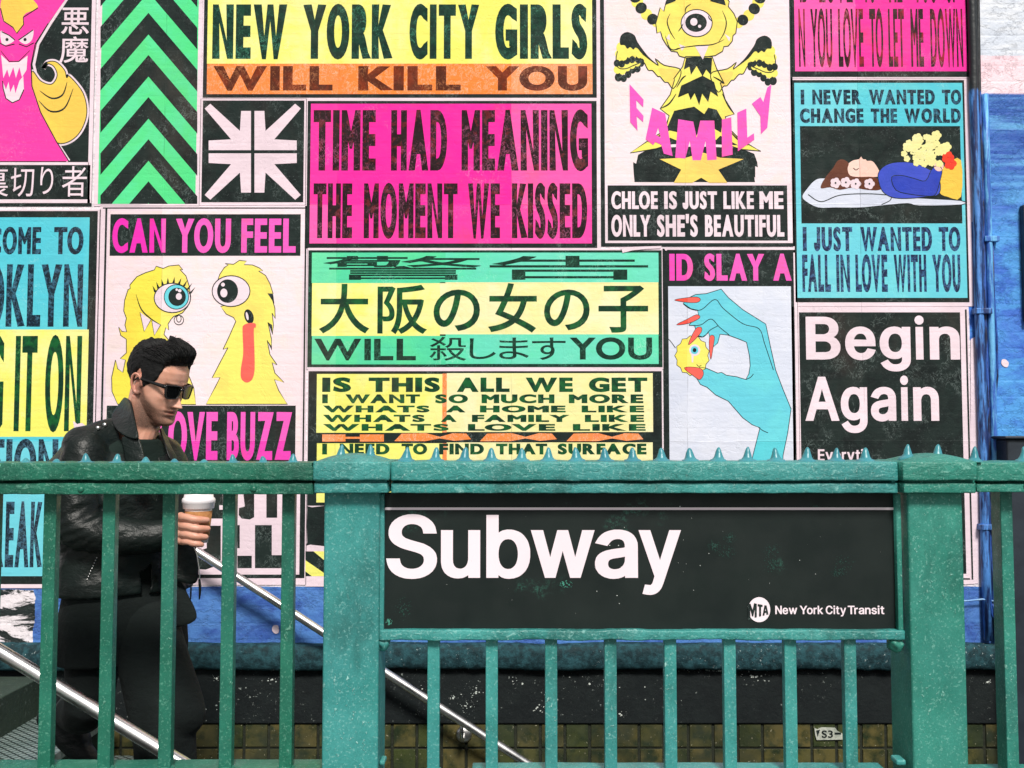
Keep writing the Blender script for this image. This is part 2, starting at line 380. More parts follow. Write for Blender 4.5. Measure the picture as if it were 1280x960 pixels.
GLY, GLYN = {}, {}
def signed(p): return sum(p[i][0] * p[(i + 1) % len(p)][1] - p[(i + 1) % len(p)][0] * p[i][1] for i in range(len(p))) / 2
def embolden(cs, ox, oy):
    big = max(cs, key=lambda p: abs(signed(p)))
    s = 1 if signed(big) > 0 else -1
    out = []
    for p in cs:
        q, n = [], len(p)
        for i in range(n):
            a, b, c = p[i - 1], p[i], p[(i + 1) % n]
            e1 = Vector((b[0] - a[0], b[1] - a[1])); e2 = Vector((c[0] - b[0], c[1] - b[1]))
            if e1.length < 1e-9 or e2.length < 1e-9: continue
            e1.normalize(); e2.normalize()
            n1, n2 = Vector((e1.y, -e1.x)) * s, Vector((e2.y, -e2.x)) * s
            m = n1 + n2
            if m.length < 1e-6: m = n1
            m.normalize()
            k = min(1 / max(m.dot(n1), .2), 1.9)
            q.append((b[0] + m.x * ox * k, b[1] + m.y * oy * k))
        out.append(q)
    return out, s
def builtin_outline(ch):
    cu = bpy.data.curves.new('glyph', 'FONT')
    cu.body, cu.size = ch, 1
    o = bpy.data.objects.new('glyph', cu)
    C.objects.link(o)
    k = o.to_curve(bpy.context.evaluated_depsgraph_get())
    cs = []
    for sp in k.splines:
        b, pts = sp.bezier_points, []
        n = len(b)
        for i in range(n):
            p, q = b[i], b[(i + 1) % n]
            line = (p.handle_right - p.co).length < 1e-4 and (q.handle_left - q.co).length < 1e-4 or (p.handle_right_type == 'VECTOR' and q.handle_left_type == 'VECTOR')
            if line: pts.append((p.co.x, p.co.y))
            else: pts += [(v.x, v.y) for v in interpolate_bezier(p.co, p.handle_right, q.handle_left, q.co, 7)[:-1]]
        d = []
        for v in pts:
            if not d or math.hypot(v[0] - d[-1][0], v[1] - d[-1][1]) > 1e-4: d.append((round(v[0], 5), round(v[1], 5)))
        if len(d) > 2 and math.hypot(d[0][0] - d[-1][0], d[0][1] - d[-1][1]) < 1e-4: d.pop()
        if len(d) > 2: cs.append(d)
    o.to_curve_clear()
    bpy.data.objects.remove(o)
    bpy.data.curves.remove(cu)
    return cs
def j_outline():
    """a J that stands on the baseline"""
    out = [(.19, .683), (.285, .683), (.285, .17)] + [(.135 + .15 * math.cos(R(-a)), .14 + .15 * math.sin(R(-a))) for a in range(0, 181, 15)]
    out += [(-.015, .20), (.075, .20), (.078, .15)] + [(.134 + .056 * math.cos(R(180 + a)), .13 + .056 * math.sin(R(180 + a))) for a in range(15, 180, 20)] + [(.19, .16)]
    return [out]
def helv_outline(ch):
    out = []
    for c in HELV[ch].split(';'):
        v = list(map(int, c.split()))
        out.append([(v[i] / 1000, v[i + 1] / 1000) for i in range(0, len(v), 2)])
    return out
def glyph(ch, font, ox, oy):
    """(vertices, triangles, x0, x1): one letter, cap height and baseline in em units"""
    key = (ch, font, ox, oy)
    if key not in GLY:
        cs = helv_outline(ch) if font == 'H' else j_outline() if ch == 'J' else builtin_outline(ch)
        s = 0
        if ox or oy: cs, s = embolden(cs, ox, oy)
        else: s = 1 if signed(max(cs, key=lambda p: abs(signed(p)))) > 0 else -1
        v, f = fill(cs, s)
        xs = [q[0] for q in v]
        GLY[key] = (v, f, min(xs), max(xs), min(q[1] for q in v), max(q[1] for q in v))
    return GLY[key]
KERN = {'AY', 'YA', 'AV', 'VA', 'AT', 'TA', 'LT', 'LY', 'TO', 'YO', 'WA', 'AW', 'FA', 'LO', 'KI', 'KO', 'RK', 'OV', 'RL', 'To', 'Yo', 'Tr', 'LU'}
class Flat:
    """outlines in picture measure laid on the plane at depth Y0; lay = how many print layers proud of it"""
    def __init__(s, Y0=YW, step=.00022): s.Y0, s.step, s.v, s.f = Y0, step, [], []
    def raw(s, v2, f, lay):
        s.k = getattr(s, 'k', 0) + 1                                # each outline a hair proud of the one before
        b, Y = len(s.v), s.Y0 - .0035 - lay * s.step - min(s.k, 400) * 2e-6
        for x, y in v2:
            q = P(x, y, s.Y0)
            s.v.append((q[0], Y, q[1]))
        s.f += [tuple(i + b for i in t)[::-1] for t in f]
        return s
    def poly(s, pts, lay=1):
        v, f = fill([pts])
        return s.raw(v, f, lay)
    def polys(s, cs, lay=1):
        for c in cs: s.poly(c, lay)
        return s
    def holed(s, outer, holes, lay=1):
        o = outer if signed(outer) > 0 else outer[::-1]
        v, f = fill([o] + [h if signed(h) < 0 else h[::-1] for h in holes])
        return s.raw(v, f, lay)
    def rect(s, x0, y0, x1, y1, lay=1):
        ym, b = (y0 + y1) / 2, len(s.v)
        Y = s.Y0 - .0035 - lay * s.step
        a, c = PX(x0, ym, s.Y0), PX(x1, ym, s.Y0)
        t, u = PZ(y0, s.Y0), PZ(y1, s.Y0)
        s.v += [(a, Y, u), (c, Y, u), (c, Y, t), (a, Y, t)]
        s.f.append((b, b + 1, b + 2, b + 3))
        return s
    def frame(s, x0, y0, x1, y1, w, lay=1):
        s.rect(x0, y0, x1, y0 + w, lay).rect(x0, y1 - w, x1, y1, lay)
        return s.rect(x0, y0 + w, x0 + w, y1 - w, lay).rect(x1 - w, y0 + w, x1, y1 - w, lay)
    def stroke(s, pts, w, lay=2, closed=False, taper=False):
        n, L, Rr = len(pts), [], []
        for i in range(n):
            a, c = (pts[i - 1], pts[(i + 1) % n]) if closed else (pts[max(i - 1, 0)], pts[min(i + 1, n - 1)])
            d = Vector((c[0] - a[0], c[1] - a[1]))
            if d.length < 1e-9: d = Vector((1, 0))
            d.normalize()
            h = w / 2 * ((math.sin(math.pi * (i + .6) / (n + .2)) * .9 + .1) if taper else 1)
            L.append((pts[i][0] - d.y * h, pts[i][1] + d.x * h))
            Rr.append((pts[i][0] + d.y * h, pts[i][1] - d.x * h))
        f = [(i, (i + 1) % n, n + (i + 1) % n, n + i) for i in range(n if closed else n - 1)]
        return s.raw(L + Rr, f, lay)
    def text(s, words, y0, y1, font='F', ox=.062, oy=.022, gap=None, lay=2, boxed=False):
        """words = [(text, x0, x1)]; capitals fill y0 (top) to y1 (baseline); boxed: the glyph box itself fills it"""
        e = glyph('E', font, ox, oy)
        base, cap = e[4], e[5]
        g = gap if gap is not None else (.075 if font == 'F' else .045)
        for wd, x0, x1 in words:
            pen, items = 0.0, []
            for i, ch in enumerate(wd):
                if ch == ' ': pen += .26; continue
                if ch == "'": pen -= .02
                v, f, a, b, lo, hi = glyph(ch, font, ox, oy)
                if items and wd[i - 1:i + 1] in KERN: pen -= .075
                items.append((v, f, pen - a, lo, hi))
                pen += b - a + g
            W = pen - g
            Y = s.Y0 - .0035 - lay * s.step
            ym = (y0 + y1) / 2
            X0, X1, ZT, ZB = PX(x0, ym, s.Y0), PX(x1, ym, s.Y0), PZ(y0, s.Y0), PZ(y1, s.Y0)
            for v, f, dx, lo, hi in items:
                bb, cc = (lo, hi) if boxed else (base, cap)
                b = len(s.v)
                s.v += [(X0 + (X1 - X0) * (x + dx) / W, Y, ZB + (ZT - ZB) * (y - bb) / (cc - bb)) for x, y in v]
                s.f += [tuple(i + b for i in t) for t in f]
        return s
    def obj(s, name, mat, root): return obj(name, s.v, s.f, mat, root)


# ------------------------------------------------------------------ setting: pavement, stairwell
def asphalt():
    n = NT('pavement_concrete')
    c = n.mix(n.ramp(n.noise(2.0, 6), .3, .7), (.20, .20, .19, 1), (.13, .13, .125, 1))
    c = n.mix(n.ramp(n.noise(140, 3), .45, .7), c, (.27, .27, .26, 1))
    return n.out(c, .85, n.bump(n.noise(90, 4), .4, .004))
CONC = asphalt()
def road_mat():
    n = NT('road_asphalt')
    return n.out(n.mix(n.ramp(n.noise(200, 3), .4, .7), (.045, .045, .047, 1), (.075, .075, .075, 1)), .9, n.bump(n.noise(150, 3), .5, .004))
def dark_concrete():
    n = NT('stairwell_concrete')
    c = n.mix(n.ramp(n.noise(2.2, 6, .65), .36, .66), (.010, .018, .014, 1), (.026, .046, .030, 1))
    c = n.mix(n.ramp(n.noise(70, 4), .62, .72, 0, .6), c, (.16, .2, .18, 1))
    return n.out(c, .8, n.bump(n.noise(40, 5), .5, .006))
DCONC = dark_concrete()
GZ = .15
XN0, RUN, RISE = -1.63, .294, .166
XE = 3.6
m = MB()
m.box(-60, 60, -4.2, 2.26, -.25, GZ)
m.box(XE, 60, 2.2601, 4.0, -.2, GZ - .004)
tag(m.obj('pavement', CONC), kind='structure')
m = MB(); m.box(-60, XN0 - RUN - .041, 2.2601, 4.0, -.2, GZ - .004)
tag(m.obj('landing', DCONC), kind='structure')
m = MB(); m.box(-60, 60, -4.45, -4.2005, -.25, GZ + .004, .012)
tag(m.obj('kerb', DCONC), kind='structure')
m = MB(); m.box(-300, 300, -300, 6.5, -4.0, -2.55)
tag(m.obj('ground', DCONC), kind='structure')
m = MB(); m.box(-60, 60, -60, -4.4505, -.3, 0)
tag(m.obj('road', road_mat()), kind='structure')
# retaining wall of the stairwell under the railing
m = MB()
m.box(XN0 - RUN, XE, 2.262, 2.46, -2.54, P(640, 990, 2.30)[1], .01)
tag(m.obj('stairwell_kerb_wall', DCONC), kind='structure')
def tread_mat():
    n = NT('steel_tread')
    a = n.node('ShaderNodeTexChecker'); a.inputs['Scale'].default_value = 1
    n.link(n.mapping((62, 62, 0), (0, 0, R(38))), a.inputs[0])
    g = n.node('ShaderNodeTexBrick'); g.offset = 0
    for k, v in (('Scale', 1.0), ('Mortar Size', .0036), ('Mortar Smooth', .3), ('Brick Width', .026), ('Row Height', .026)): g.inputs[k].default_value = v
    n.link(n.mapping((1, 1, 0), (0, 0, R(40))), g.inputs['Vector'])
    c = n.mix(g.outputs['Fac'], n.mix(n.ramp(n.noise(6, 5), .3, .7), (.20, .27, .25, 1), (.34, .42, .40, 1)), (.03, .045, .04, 1))
    return n.out(c, .45, n.bump(g.outputs['Fac'], .6, .004), .4)
TREAD = tread_mat()
def nosing_mat():
    n = NT('worn_nosing')
    return n.out(n.mix(n.ramp(n.noise(30, 4), .4, .65), (.30, .36, .34, 1), (.12, .17, .15, 1)), .4, None, .4)
NOSE = nosing_mat()
for k in range(0, 16):
    z = -RISE * k
    x1 = XN0 + RUN * k
    m = MB()
    m.box(x1 - RUN - .02, x1, 2.4601, 3.985, z - .03, z, .004)
    m.box(x1 - RUN, x1 - .025, 2.4605, 3.984, z - RISE - .05, z - .0301, 0, m=1)
    m.box(x1 - .032, x1 + .002, 2.462, 3.983, z + .0005, z + .004, .0015, m=2)
    m.box(x1 + .0005, x1 + .004, 2.462, 3.983, z - .03, z + .002, .001, m=2)
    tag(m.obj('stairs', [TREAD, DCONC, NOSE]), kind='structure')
m = MB()
m.box(XN0 - RUN - .04, XN0 - RUN, 2.461, 3.984, -.25, GZ, .004)
tag(m.obj('stairwell_landing_edge', DCONC), kind='structure')

# ------------------------------------------------------------------ brick wall
def brick_wall_mat():
    n = NT('painted_brick')
    br, sep = xz_brick(n, .215, .0685, .007)
    x, z = sep.outputs[0], sep.outputs[2]
    wob = n.math('SUBTRACT', n.noise(9, 5), .5)
    zz = n.math('ADD', z, n.math('MULTIPLY', wob, .02))
    streak = n.noise(8, 8, .68, n.mapping((.8, 1, 1.5)), .4)
    blue = n.mix(n.ramp(streak, .38, .62), srgb(56, 110, 204), srgb(80, 158, 228))
    blue = n.mix(n.ramp(n.noise(1.7, 4, .5, n.mapping((1, 1, 1.6), (0, 0, 0), (3, 0, 1.3))), .52, .72, 0, .7), blue, srgb(60, 96, 204))
    blue = n.mix(n.ramp(n.noise(1.3, 4, .5, n.mapping((1, 1, 1.3), (0, 0, 0), (7, 0, 4.1))), .48, .66, 0, .8), blue, srgb(88, 188, 236))
    hi = n.ramp(z, PZ(330, YW), PZ(150, YW))                      # the upper stretch was brushed over in darker, streaky blue
    dark = n.mix(n.ramp(n.noise(3.0, 8, .7, n.mapping((.5, 1, 5)), .5), .40, .62), srgb(38, 80, 166), srgb(110, 182, 232))
    blue = n.mix(n.math('MULTIPLY', hi, .85), blue, dark)
    low = n.mix(n.ramp(streak, .35, .6), srgb(54, 90, 168), srgb(80, 130, 200))
    blue = n.mix(n.ramp(z, PZ(640, YW), PZ(720, YW)), blue, low)
    crack = n.ramp(n.noise(26, 9, .72, n.mapping((.5, 1, 1.7)), .6), .655, .69)
    blue = n.mix(n.math('MULTIPLY', crack, .8), blue, srgb(24, 46, 92))
    pink = n.mix(n.ramp(n.noise(7, 5), .35, .7), srgb(248, 226, 234), srgb(240, 206, 218))
    grey = n.mix(n.ramp(n.noise(14, 6, .6, n.mapping((.5, 1, 2))), .40, .68), srgb(206, 214, 228), srgb(226, 230, 238))
    grey = n.mix(n.ramp(n.noise(60, 6, .7), .66, .70, 0, .85), grey, srgb(70, 78, 88))
    c = n.mix(n.ramp(zz, PZ(119, YW), PZ(116, YW)), blue, pink)
    c = n.mix(n.ramp(zz, PZ(70.5, YW), PZ(69, YW)), c, grey)
    # old white paste behind the posters
    gap = n.math('MULTIPLY', n.math('GREATER_THAN', zz, PZ(426, YW)), n.math('LESS_THAN', zz, PZ(278, YW)))   # bare stretch where the paper tore off
    inx = n.math('LESS_THAN', n.math('ADD', n.math('ADD', x, n.math('MULTIPLY', wob, .012)), n.math('MULTIPLY', gap, .031)), PX(1219, 350, YW))
    inz = n.math('GREATER_THAN', zz, PZ(733, YW))
    white = n.mix(n.ramp(n.noise(10, 5), .35, .7), srgb(242, 232, 238), srgb(226, 218, 226))
    c = n.mix(n.math('MULTIPLY', inx, inz), c, white)
    # flaking white over black tar by the top of the stairs
    fl = n.mix(n.ramp(n.noise(11, 8, .7, n.mapping((.5, 1, 1.9), (0, R(25), 0)), .7), .48, .53), srgb(30, 40, 40), srgb(236, 228, 234))
    lx = n.math('LESS_THAN', n.math('ADD', x, n.math('MULTIPLY', wob, .05)), PX(43, 770, YW))
    lz = n.math('LESS_THAN', zz, PZ(737, YW))
    c = n.mix(n.math('MULTIPLY', lx, lz), c, fl)
    h1 = n.bump(br.outputs['Fac'], .20, .005); n.t.nodes[-1].invert = True
    h2 = n.bump(n.noise(38, 7, .65), .6, .008, h1)
    h2 = n.bump(n.ramp(n.math('ABSOLUTE', n.math('SUBTRACT', n.noise(7, 7, .66, n.mapping((1, 1, 1.4)), .3), .5)), 0, .02), .5, .006, h2)
    h3 = n.bump(n.noise(5, 6, .6), .4, .02, h2)
    return n.out(c, .55, h3, 0, .4)
def band_mat(name, a, b, speck, sc=18, amt=.6, bumpy=.6):
    n = NT(name)
    c = n.mix(n.ramp(n.noise(sc, 7, .7), .38, .66), a, b)
    zone = n.ramp(n.noise(3.3, 4), .46, .62)
    c = n.mix(n.math('MULTIPLY', n.math('MULTIPLY', n.ramp(n.noise(75, 6, .75), .63, .67), zone), amt), c, speck)
    return n.out(c, n.ramp(n.noise(30, 4), .3, .7, .6, .9), n.bump(n.noise(48, 7, .7), bumpy, .006), 0, .25)
wall = thing('brick_wall', 'long painted brick wall carrying all the posters, blue at its open end and foot', 'wall', (0, YW, GZ))
m = MB(); m.box(-14, 14, YW, YW + .4, PZ(806, YW), 9.0)
m.obj('brick_face', brick_wall_mat(), wall)
LEDGE = band_mat('ledge_paint', srgb(20, 46, 52), srgb(44, 84, 92), srgb(200, 214, 214), 30, 1.3, 1.0)
TAR = band_mat('tar_black_band', srgb(20, 26, 28), srgb(26, 33, 34), srgb(186, 196, 190), 10, 1)
def roll(y0, y1, dep):
    zt, zb = PZ(y0, YW), PZ(y1, YW)
    prof = [(YW + .05, zt)]
    for k in range(9):
        a = R(90 - 180 * k / 8)
        prof.append((YW - dep * (.30 + .70 * max(0, math.cos(a)) ** .45), (zt + zb) / 2 + (zt - zb) / 2 * math.copysign(abs(math.sin(a)) ** .8, math.sin(a))))
    prof.append((YW + .05, zb))
    return prof
pf = roll(803, 835.5, .055)
mm = MB()
xs = [-5 + .02 * i for i in range(501)]
vs_, fs_ = [], []
for i, x in enumerate(xs):
    for (y, z) in pf:
        j = noise.noise(Vector((x * 3.1, z * 4, 7)))
        j2 = noise.noise(Vector((x * 22, z * 30, 3)))
        vs_.append((x, y + .007 * j + .003 * j2, z + .008 * j + .003 * j2))
n_ = len(pf)
for i in range(len(xs) - 1):
    for k in range(n_ - 1): fs_.append((i * n_ + k, (i + 1) * n_ + k, (i + 1) * n_ + k + 1, i * n_ + k + 1))
mm.add(vs_, fs_); mm.obj('ledge', LEDGE, wall, True)
m = MB(); m.box(-14, 14, YW - .012, YW + .3, PZ(903.5, YW), PZ(834, YW), .004)
m.obj('base_band', TAR, wall)
def tile_mat():
    n = NT('glazed_tile')
    g = n.t.nodes['Geometry'] if 'Geometry' in n.t.nodes else n.node('ShaderNodeNewGeometry')
    rnd = g.outputs['Random Per Island']
    c = n.mix(n.ramp(rnd, .05, .75), (.055, .070, .024, 1), (.12, .10, .036, 1))
    c = n.mix(n.ramp(n.noise(17, 6, .65), .42, .70), c, (.022, .034, .017, 1))
    c = n.mix(n.ramp(n.noise(5, 4), .40, .66, 0, .75), c, (.020, .030, .020, 1))
    c = n.mix(n.ramp(n.noise(120, 4), .68, .72), c, (.45, .42, .30, 1))
    return n.out(c, n.ramp(n.noise(12, 4), .3, .7, .18, .5), n.bump(n.noise(22, 3), .15, .004))
m = MB()
ts, zt = .1035, PZ(904.5, YW)
random.seed(11)
for j in range(14):
    for i in range(-24, 40):
        x, z = i * ts + .018, zt - j * ts
        if x < XN0 - 1.2: continue
        w = ts - .006
        dy = random.uniform(-.0012, .0012)
        m.add([(x, YW + .01, z - w), (x + w, YW + .01, z - w), (x + w, YW + .01, z), (x, YW + .01, z),
               (x + .004, YW - .004 + dy, z - w + .004), (x + w - .004, YW - .004 + dy, z - w + .004), (x + w - .004, YW - .004 - dy, z - .004), (x + .004, YW - .004 - dy, z - .004)],
              [(4, 5, 6, 7), (0, 1, 5, 4), (1, 2, 6, 5), (2, 3, 7, 6), (3, 0, 4, 7)])
m.obj('tile_facing', tile_mat(), wall)
m = MB(); m.box(-14, 14, YW + .002, YW + .3, -2.54, PZ(904, YW))
m.obj('tile_bed', band_mat('tile_grout', (.016, .02, .014, 1), (.03, .034, .022, 1), (.2, .2, .15, 1), 30), wall)
def spot(px, py, r):
    f = Flat(); random.seed(int(px))
    f.poly(smooth([(px + r * (1 + .25 * random.uniform(-1, 1)) * math.cos(a * .7854), py + r * 1.2 * (1 + .25 * random.uniform(-1, 1)) * math.sin(a * .7854)) for a in range(8)], 3), -2.4)
    f.obj('paint_splash', PAPER, wall)
def chips(blobs, mat, Y0):     # tar_chips: flaked-off spots
    for bx, by, rx, ry, n in blobs:
        f = Flat(Y0, .0002); random.seed(int(bx * 7 + by))
        for _ in range(n):
            q = random.random() ** .7; a = random.uniform(0, 6.283)
            x, y, r = bx + rx * q * math.cos(a), by + ry * q * math.sin(a), random.uniform(.3, 1.7) * (1.2 - q)
            f.poly([(x + r * random.uniform(.5, 1.5) * math.cos(k * 1.047), y + r * random.uniform(.4, 1.2) * math.sin(k * 1.047)) for k in range(6)], 0)
        f.obj('paint_chips', mat, wall)
CHIP = ink('white_tar_chip', srgb(205, 212, 206), srgb(160, 172, 168))
chips([(594, 862, 14, 16, 26), (582, 884, 12, 8, 18), (566, 872, 6, 4, 8), (672, 884, 14, 10, 14), (640, 850, 10, 6, 8), (776, 892, 8, 5, 14), (900, 838, 60, 3, 40), (950, 846, 40, 8, 20), (340, 850, 14, 6, 12), (268, 846, 10, 7, 14), (1225, 818, 14, 6, 14), (1232, 852, 10, 4, 8), (700, 860, 260, 30, 40), (260, 880, 60, 30, 16)], CHIP, YW - .0105)
spot(1256, 454, 4.5); spot(344.5, 786, 4.5)

# conduits on the blue end of the wall
def conduit_mat(name, top, a, b, zcut=117):
    n = NT(name)
    sep = n.node('ShaderNodeSeparateXYZ'); n.link(n.pos, sep.inputs[0])
    v = n.mapping((9, 9, .9))
    c = n.mix(n.ramp(n.noise(7, 7, .65, v), .42, .58), a, b)
    zz = n.math('ADD', sep.outputs[2], n.math('MULTIPLY', n.noise(4, 4), .12))
    c = n.mix(n.ramp(zz, PZ(zcut + 2, YW) + .06, PZ(zcut - 4, YW) + .06), c, top)
    return n.out(c, .5, n.bump(n.noise(30, 6), .6, .006))
CB = srgb(30, 36, 40)
def vtube(m, px, ys, r, yoff, wob=0.0):
    pts = []
    for i, y in enumerate(ys):
        q = P(px, y, YW - yoff)
        pts.append((PX(px, 350, YW - yoff) + wob * math.sin(i * 2.1 + px), YW - yoff, q[1]))
    m.tube(pts, r, 14)
ysA = [-60, 0, 60, 120, 200, 300, 400, 500, 600, 700, 800]
GRP = 'conduits on the blue brick wall'
def conduit(label, px, r, yoff, mt, ys=ysA, wob=0.0, clamps=()):
    o = thing('conduit', label, 'conduit', (PX(px, 350, YW), YW, PZ(ys[-1], YW)), GRP)
    m = MB(); vtube(m, px, ys, r, yoff, wob); m.obj('pipe', mt, o, True)
    for cy in clamps:
        k = MB(); z = PZ(cy, YW); x = PX(px, 350, YW)
        k.box(x - r - .018, x + r + .018, YW - yoff - r - .004, YW - .001, z - .012, z + .012, .003)
        k.obj('clamp', mt, o)
    return o
conduit('thick black topped conduit along the ragged poster edge, blue lower down', 1223.5, .0190, .020, conduit_mat('black_topped_conduit', CB, srgb(30, 48, 100), srgb(82, 142, 218)), clamps=(390, 658), wob=.002)
conduit('thin dark conduit squeezed between the black topped one and the blue pipe', 1230.5, .0085, .012, conduit_mat('dark_conduit', CB, srgb(20, 30, 62), srgb(48, 92, 176)), wob=.0025)
conduit('smooth mid blue pipe between two darker conduits', 1237.5, .0135, .016, conduit_mat('blue_conduit', srgb(60, 110, 190), srgb(52, 100, 186), srgb(108, 182, 232)), [118, 200, 300, 400, 500, 600, 700, 800], clamps=(300, 662))
m = MB()
pts = [(1241, 300, .012), (1242, 360, .012), (1246, 420, .014), (1247, 470, .016), (1242, 520, .012), (1246, 560, .012), (1250, 620, .01), (1240, 680, .015), (1236, 730, .03), (1240, 768, .04), (1247, 785, .03), (1246, 770, .02), (1238, 748, .02)]
m.tube([(P(x, y, YW - o)[0], YW - o, P(x, y, YW - o)[1]) for x, y, o in [(a, b, c) for a, b, c in pts]], .0042, 8)
tag(m.obj('cable', conduit_mat('cable_paint', CB, srgb(22, 34, 70), srgb(40, 84, 170)), smooth=True, loc=(PX(1240, 790, YW), YW, PZ(790, YW))), 'thin dark cable looping down the blue wall beside the conduits', 'cable')
m = MB()
m.tube([(P(x, y, YW - .03)[0], YW - .03, P(x, y, YW - .03)[1]) for x, y in [(1180, 752), (1210, 751), (1228, 749), (1246, 752)]], .0035, 8)
tag(m.obj('wire', conduit_mat('wire_paint', CB, srgb(140, 180, 220), srgb(110, 160, 220)), smooth=True, loc=(PX(1214, 752, YW), YW, PZ(752, YW))), 'pale blue wire running level across the wall foot by the end post', 'wire')
def black_paint():
    n = NT('black_board_paint')
    return n.out(n.mix(n.ramp(n.noise(9, 5), .3, .7), srgb(30, 38, 48), srgb(40, 50, 60)), .5, n.bump(n.noise(60, 5), .3, .003))
BB = black_paint()
m = MB(); m.box(PX(1276, 330, YW), PX(1276, 330, YW) + .7, YW - .035, YW - .0005, PZ(402, YW), PZ(258, YW), .004)
m.box(PX(1279, 330, YW), PX(1276, 330, YW) + .69, YW - .04, YW - .036, PZ(398, YW), PZ(262, YW), .001)
tag(m.obj('notice_board', BB, loc=(PX(1276, 400, YW) + .35, YW, PZ(402, YW))), 'black board high on the blue wall, cut by the picture edge', 'board')
m = MB(); x = PX(1263, 700, YW - .12)
m.box(x, x + .6, YW - .12, YW - .0005, -2.5, PZ(549, YW - .12), .008)
m.box(x - .015, x + .62, YW - .135, YW - .0008, PZ(549, YW - .12) + .0005, PZ(545, YW - .12), .005)
tag(m.obj('pier', BB, loc=(x + .3, YW, -2.5)), 'low black painted pier standing against the blue wall behind the last baluster', 'pier')

# enamel number plate on the tiles
pl = thing('number_plate', 'scratched white enamel plate marked S3 on the olive tiles', 'plate', (PX(1034, 923, YW), YW, PZ(924, YW)))
m = MB()
poly = [(1017, 909), (1021, 911), (1026, 908.5), (1043, 909), (1046, 913), (1052, 916), (1052, 923.5), (1020, 924), (1018, 918)]
v2, f2 = fill([poly])
yb, yf = YW - .006, YW - .011
vv = [(P(x, y, YW)[0], yf, P(x, y, YW)[1]) for x, y in v2]
m.add(vv, f2)
ring = [(P(x, y, YW)[0], P(x, y, YW)[1]) for x, y in poly]
k = len(ring)
m.add([(x, yf, z) for x, z in ring] + [(x, yb, z) for x, z in ring], [(i, (i + 1) % k, k + (i + 1) % k, k + i) for i in range(k)])
m.obj('plate', band_mat('chipped_enamel', srgb(196, 200, 188), srgb(150, 158, 148), srgb(40, 46, 44), 20), pl)
f = Flat(YW, .004); f.text([('S3', 1026, 1040)], 912, 921, lay=2.2, ox=.02, oy=.02); f.rect(1042, 914.5, 1050, 917, lay=2.2); f.poly([(1019, 912), (1024, 911), (1021, 920)], 2.2); f.obj('lettering', K, pl)

# ------------------------------------------------------------------ railing
def rail_paint(name, a, b, chip, top, wrinkled=False):
    n = NT(name)
    c = n.mix(n.ramp(n.noise(9, 6, .65), .34, .68), a, b)
    c = n.mix(n.ramp(n.noise(2.2, 3), .40, .66, 0, .45), c, top)
    drop = n.noise(105, 3, .55, n.mapping((1, 1, .75)), .3)
    lump = n.math('MULTIPLY', n.ramp(drop, .655, .70), n.ramp(n.noise(7, 3, .5, n.mapping((1, 1, .6), (0, 0, 0), (6, 2, 9))), .46, .60, .12, 1.0))
    c = n.mix(n.math('MULTIPLY', lump, .75), c, chip)
    c = n.mix(n.ramp(n.noise(85, 5, .7, n.mapping((1, 1, 1), (0, 0, 0), (5, 3, 2))), .70, .73, 0, .7), c, srgb(16, 66, 60))
    grime = n.ramp(n.noise(5, 8, .7, n.mapping((1, 1, .5), (0, 0, 0), (1, 8, 4))), .48, .70, 0, .55)
    c = n.mix(grime, c, srgb(22, 58, 53))
    c = n.mix(n.ramp(n.noise(240, 3, .6), .36, .64, 0, .30), c, n.mix(.5, c, srgb(16, 62, 56)))
    c = n.mix(n.ramp(n.noise(170, 3, .6, n.mapping((1, 1, 1), (0, 0, 0), (8, 8, 8))), .56, .68, 0, .28), c, chip)
    if wrinkled:
        wr = n.noise(52, 5, .6, n.mapping((.75, 1, 1.35), (0, R(24), 0)), .7)
        h = n.bump(wr, .8, .0050)
        c = n.mix(n.ramp(wr, .60, .72, 0, .45), c, chip)
        c = n.mix(n.ramp(wr, .40, .30, 0, .45), c, srgb(18, 78, 70))
    else:
        h = n.bump(n.noise(150, 4, .6), .35, .0016)
        h = n.bump(n.noise(14, 4, .5), .25, .006, h)
    h = n.bump(lump, .8, .0026, h)
    h = n.bump(n.noise(300, 2), .3, .0007, h)
    return n.out(c, n.ramp(n.noise(25, 4), .3, .7, .34, .55), h, 0, .4)
for nm, w in (('', False), ('_wrinkled', True)):  # sections differ by sky reflection and lens cast put into the paint colour
    q = (rail_paint('green_cast_paint' + nm, srgb(25, 98, 77), srgb(38, 118, 95), srgb(130, 192, 170), srgb(44, 116, 104), w),
         rail_paint('teal_cast_paint' + nm, srgb(50, 136, 131), srgb(68, 156, 151), srgb(168, 220, 214), srgb(64, 138, 142), w),
         rail_paint('sea_green_cast_paint' + nm, srgb(40, 122, 106), srgb(56, 142, 126), srgb(155, 214, 200), srgb(54, 128, 120), w))
    if w: GLW, GMW, GRW = q
    else: GL, GM, GRt = q
def box_px(m, x0, y0, x1, y1, ya, yb, bev=.003, seg=2):
    ym = (y0 + y1) / 2
    m.box(PX(x0, ym, ya), PX(x1, ym, ya), ya, yb, PZ(y1, ya), PZ(y0, ya), bev, seg)
rail = thing('subway_railing', 'teal green iron stair railing with two square posts and a row of cone spikes', 'railing', (PX(640, 975, YR), YR + .06, PZ(985, YR)))
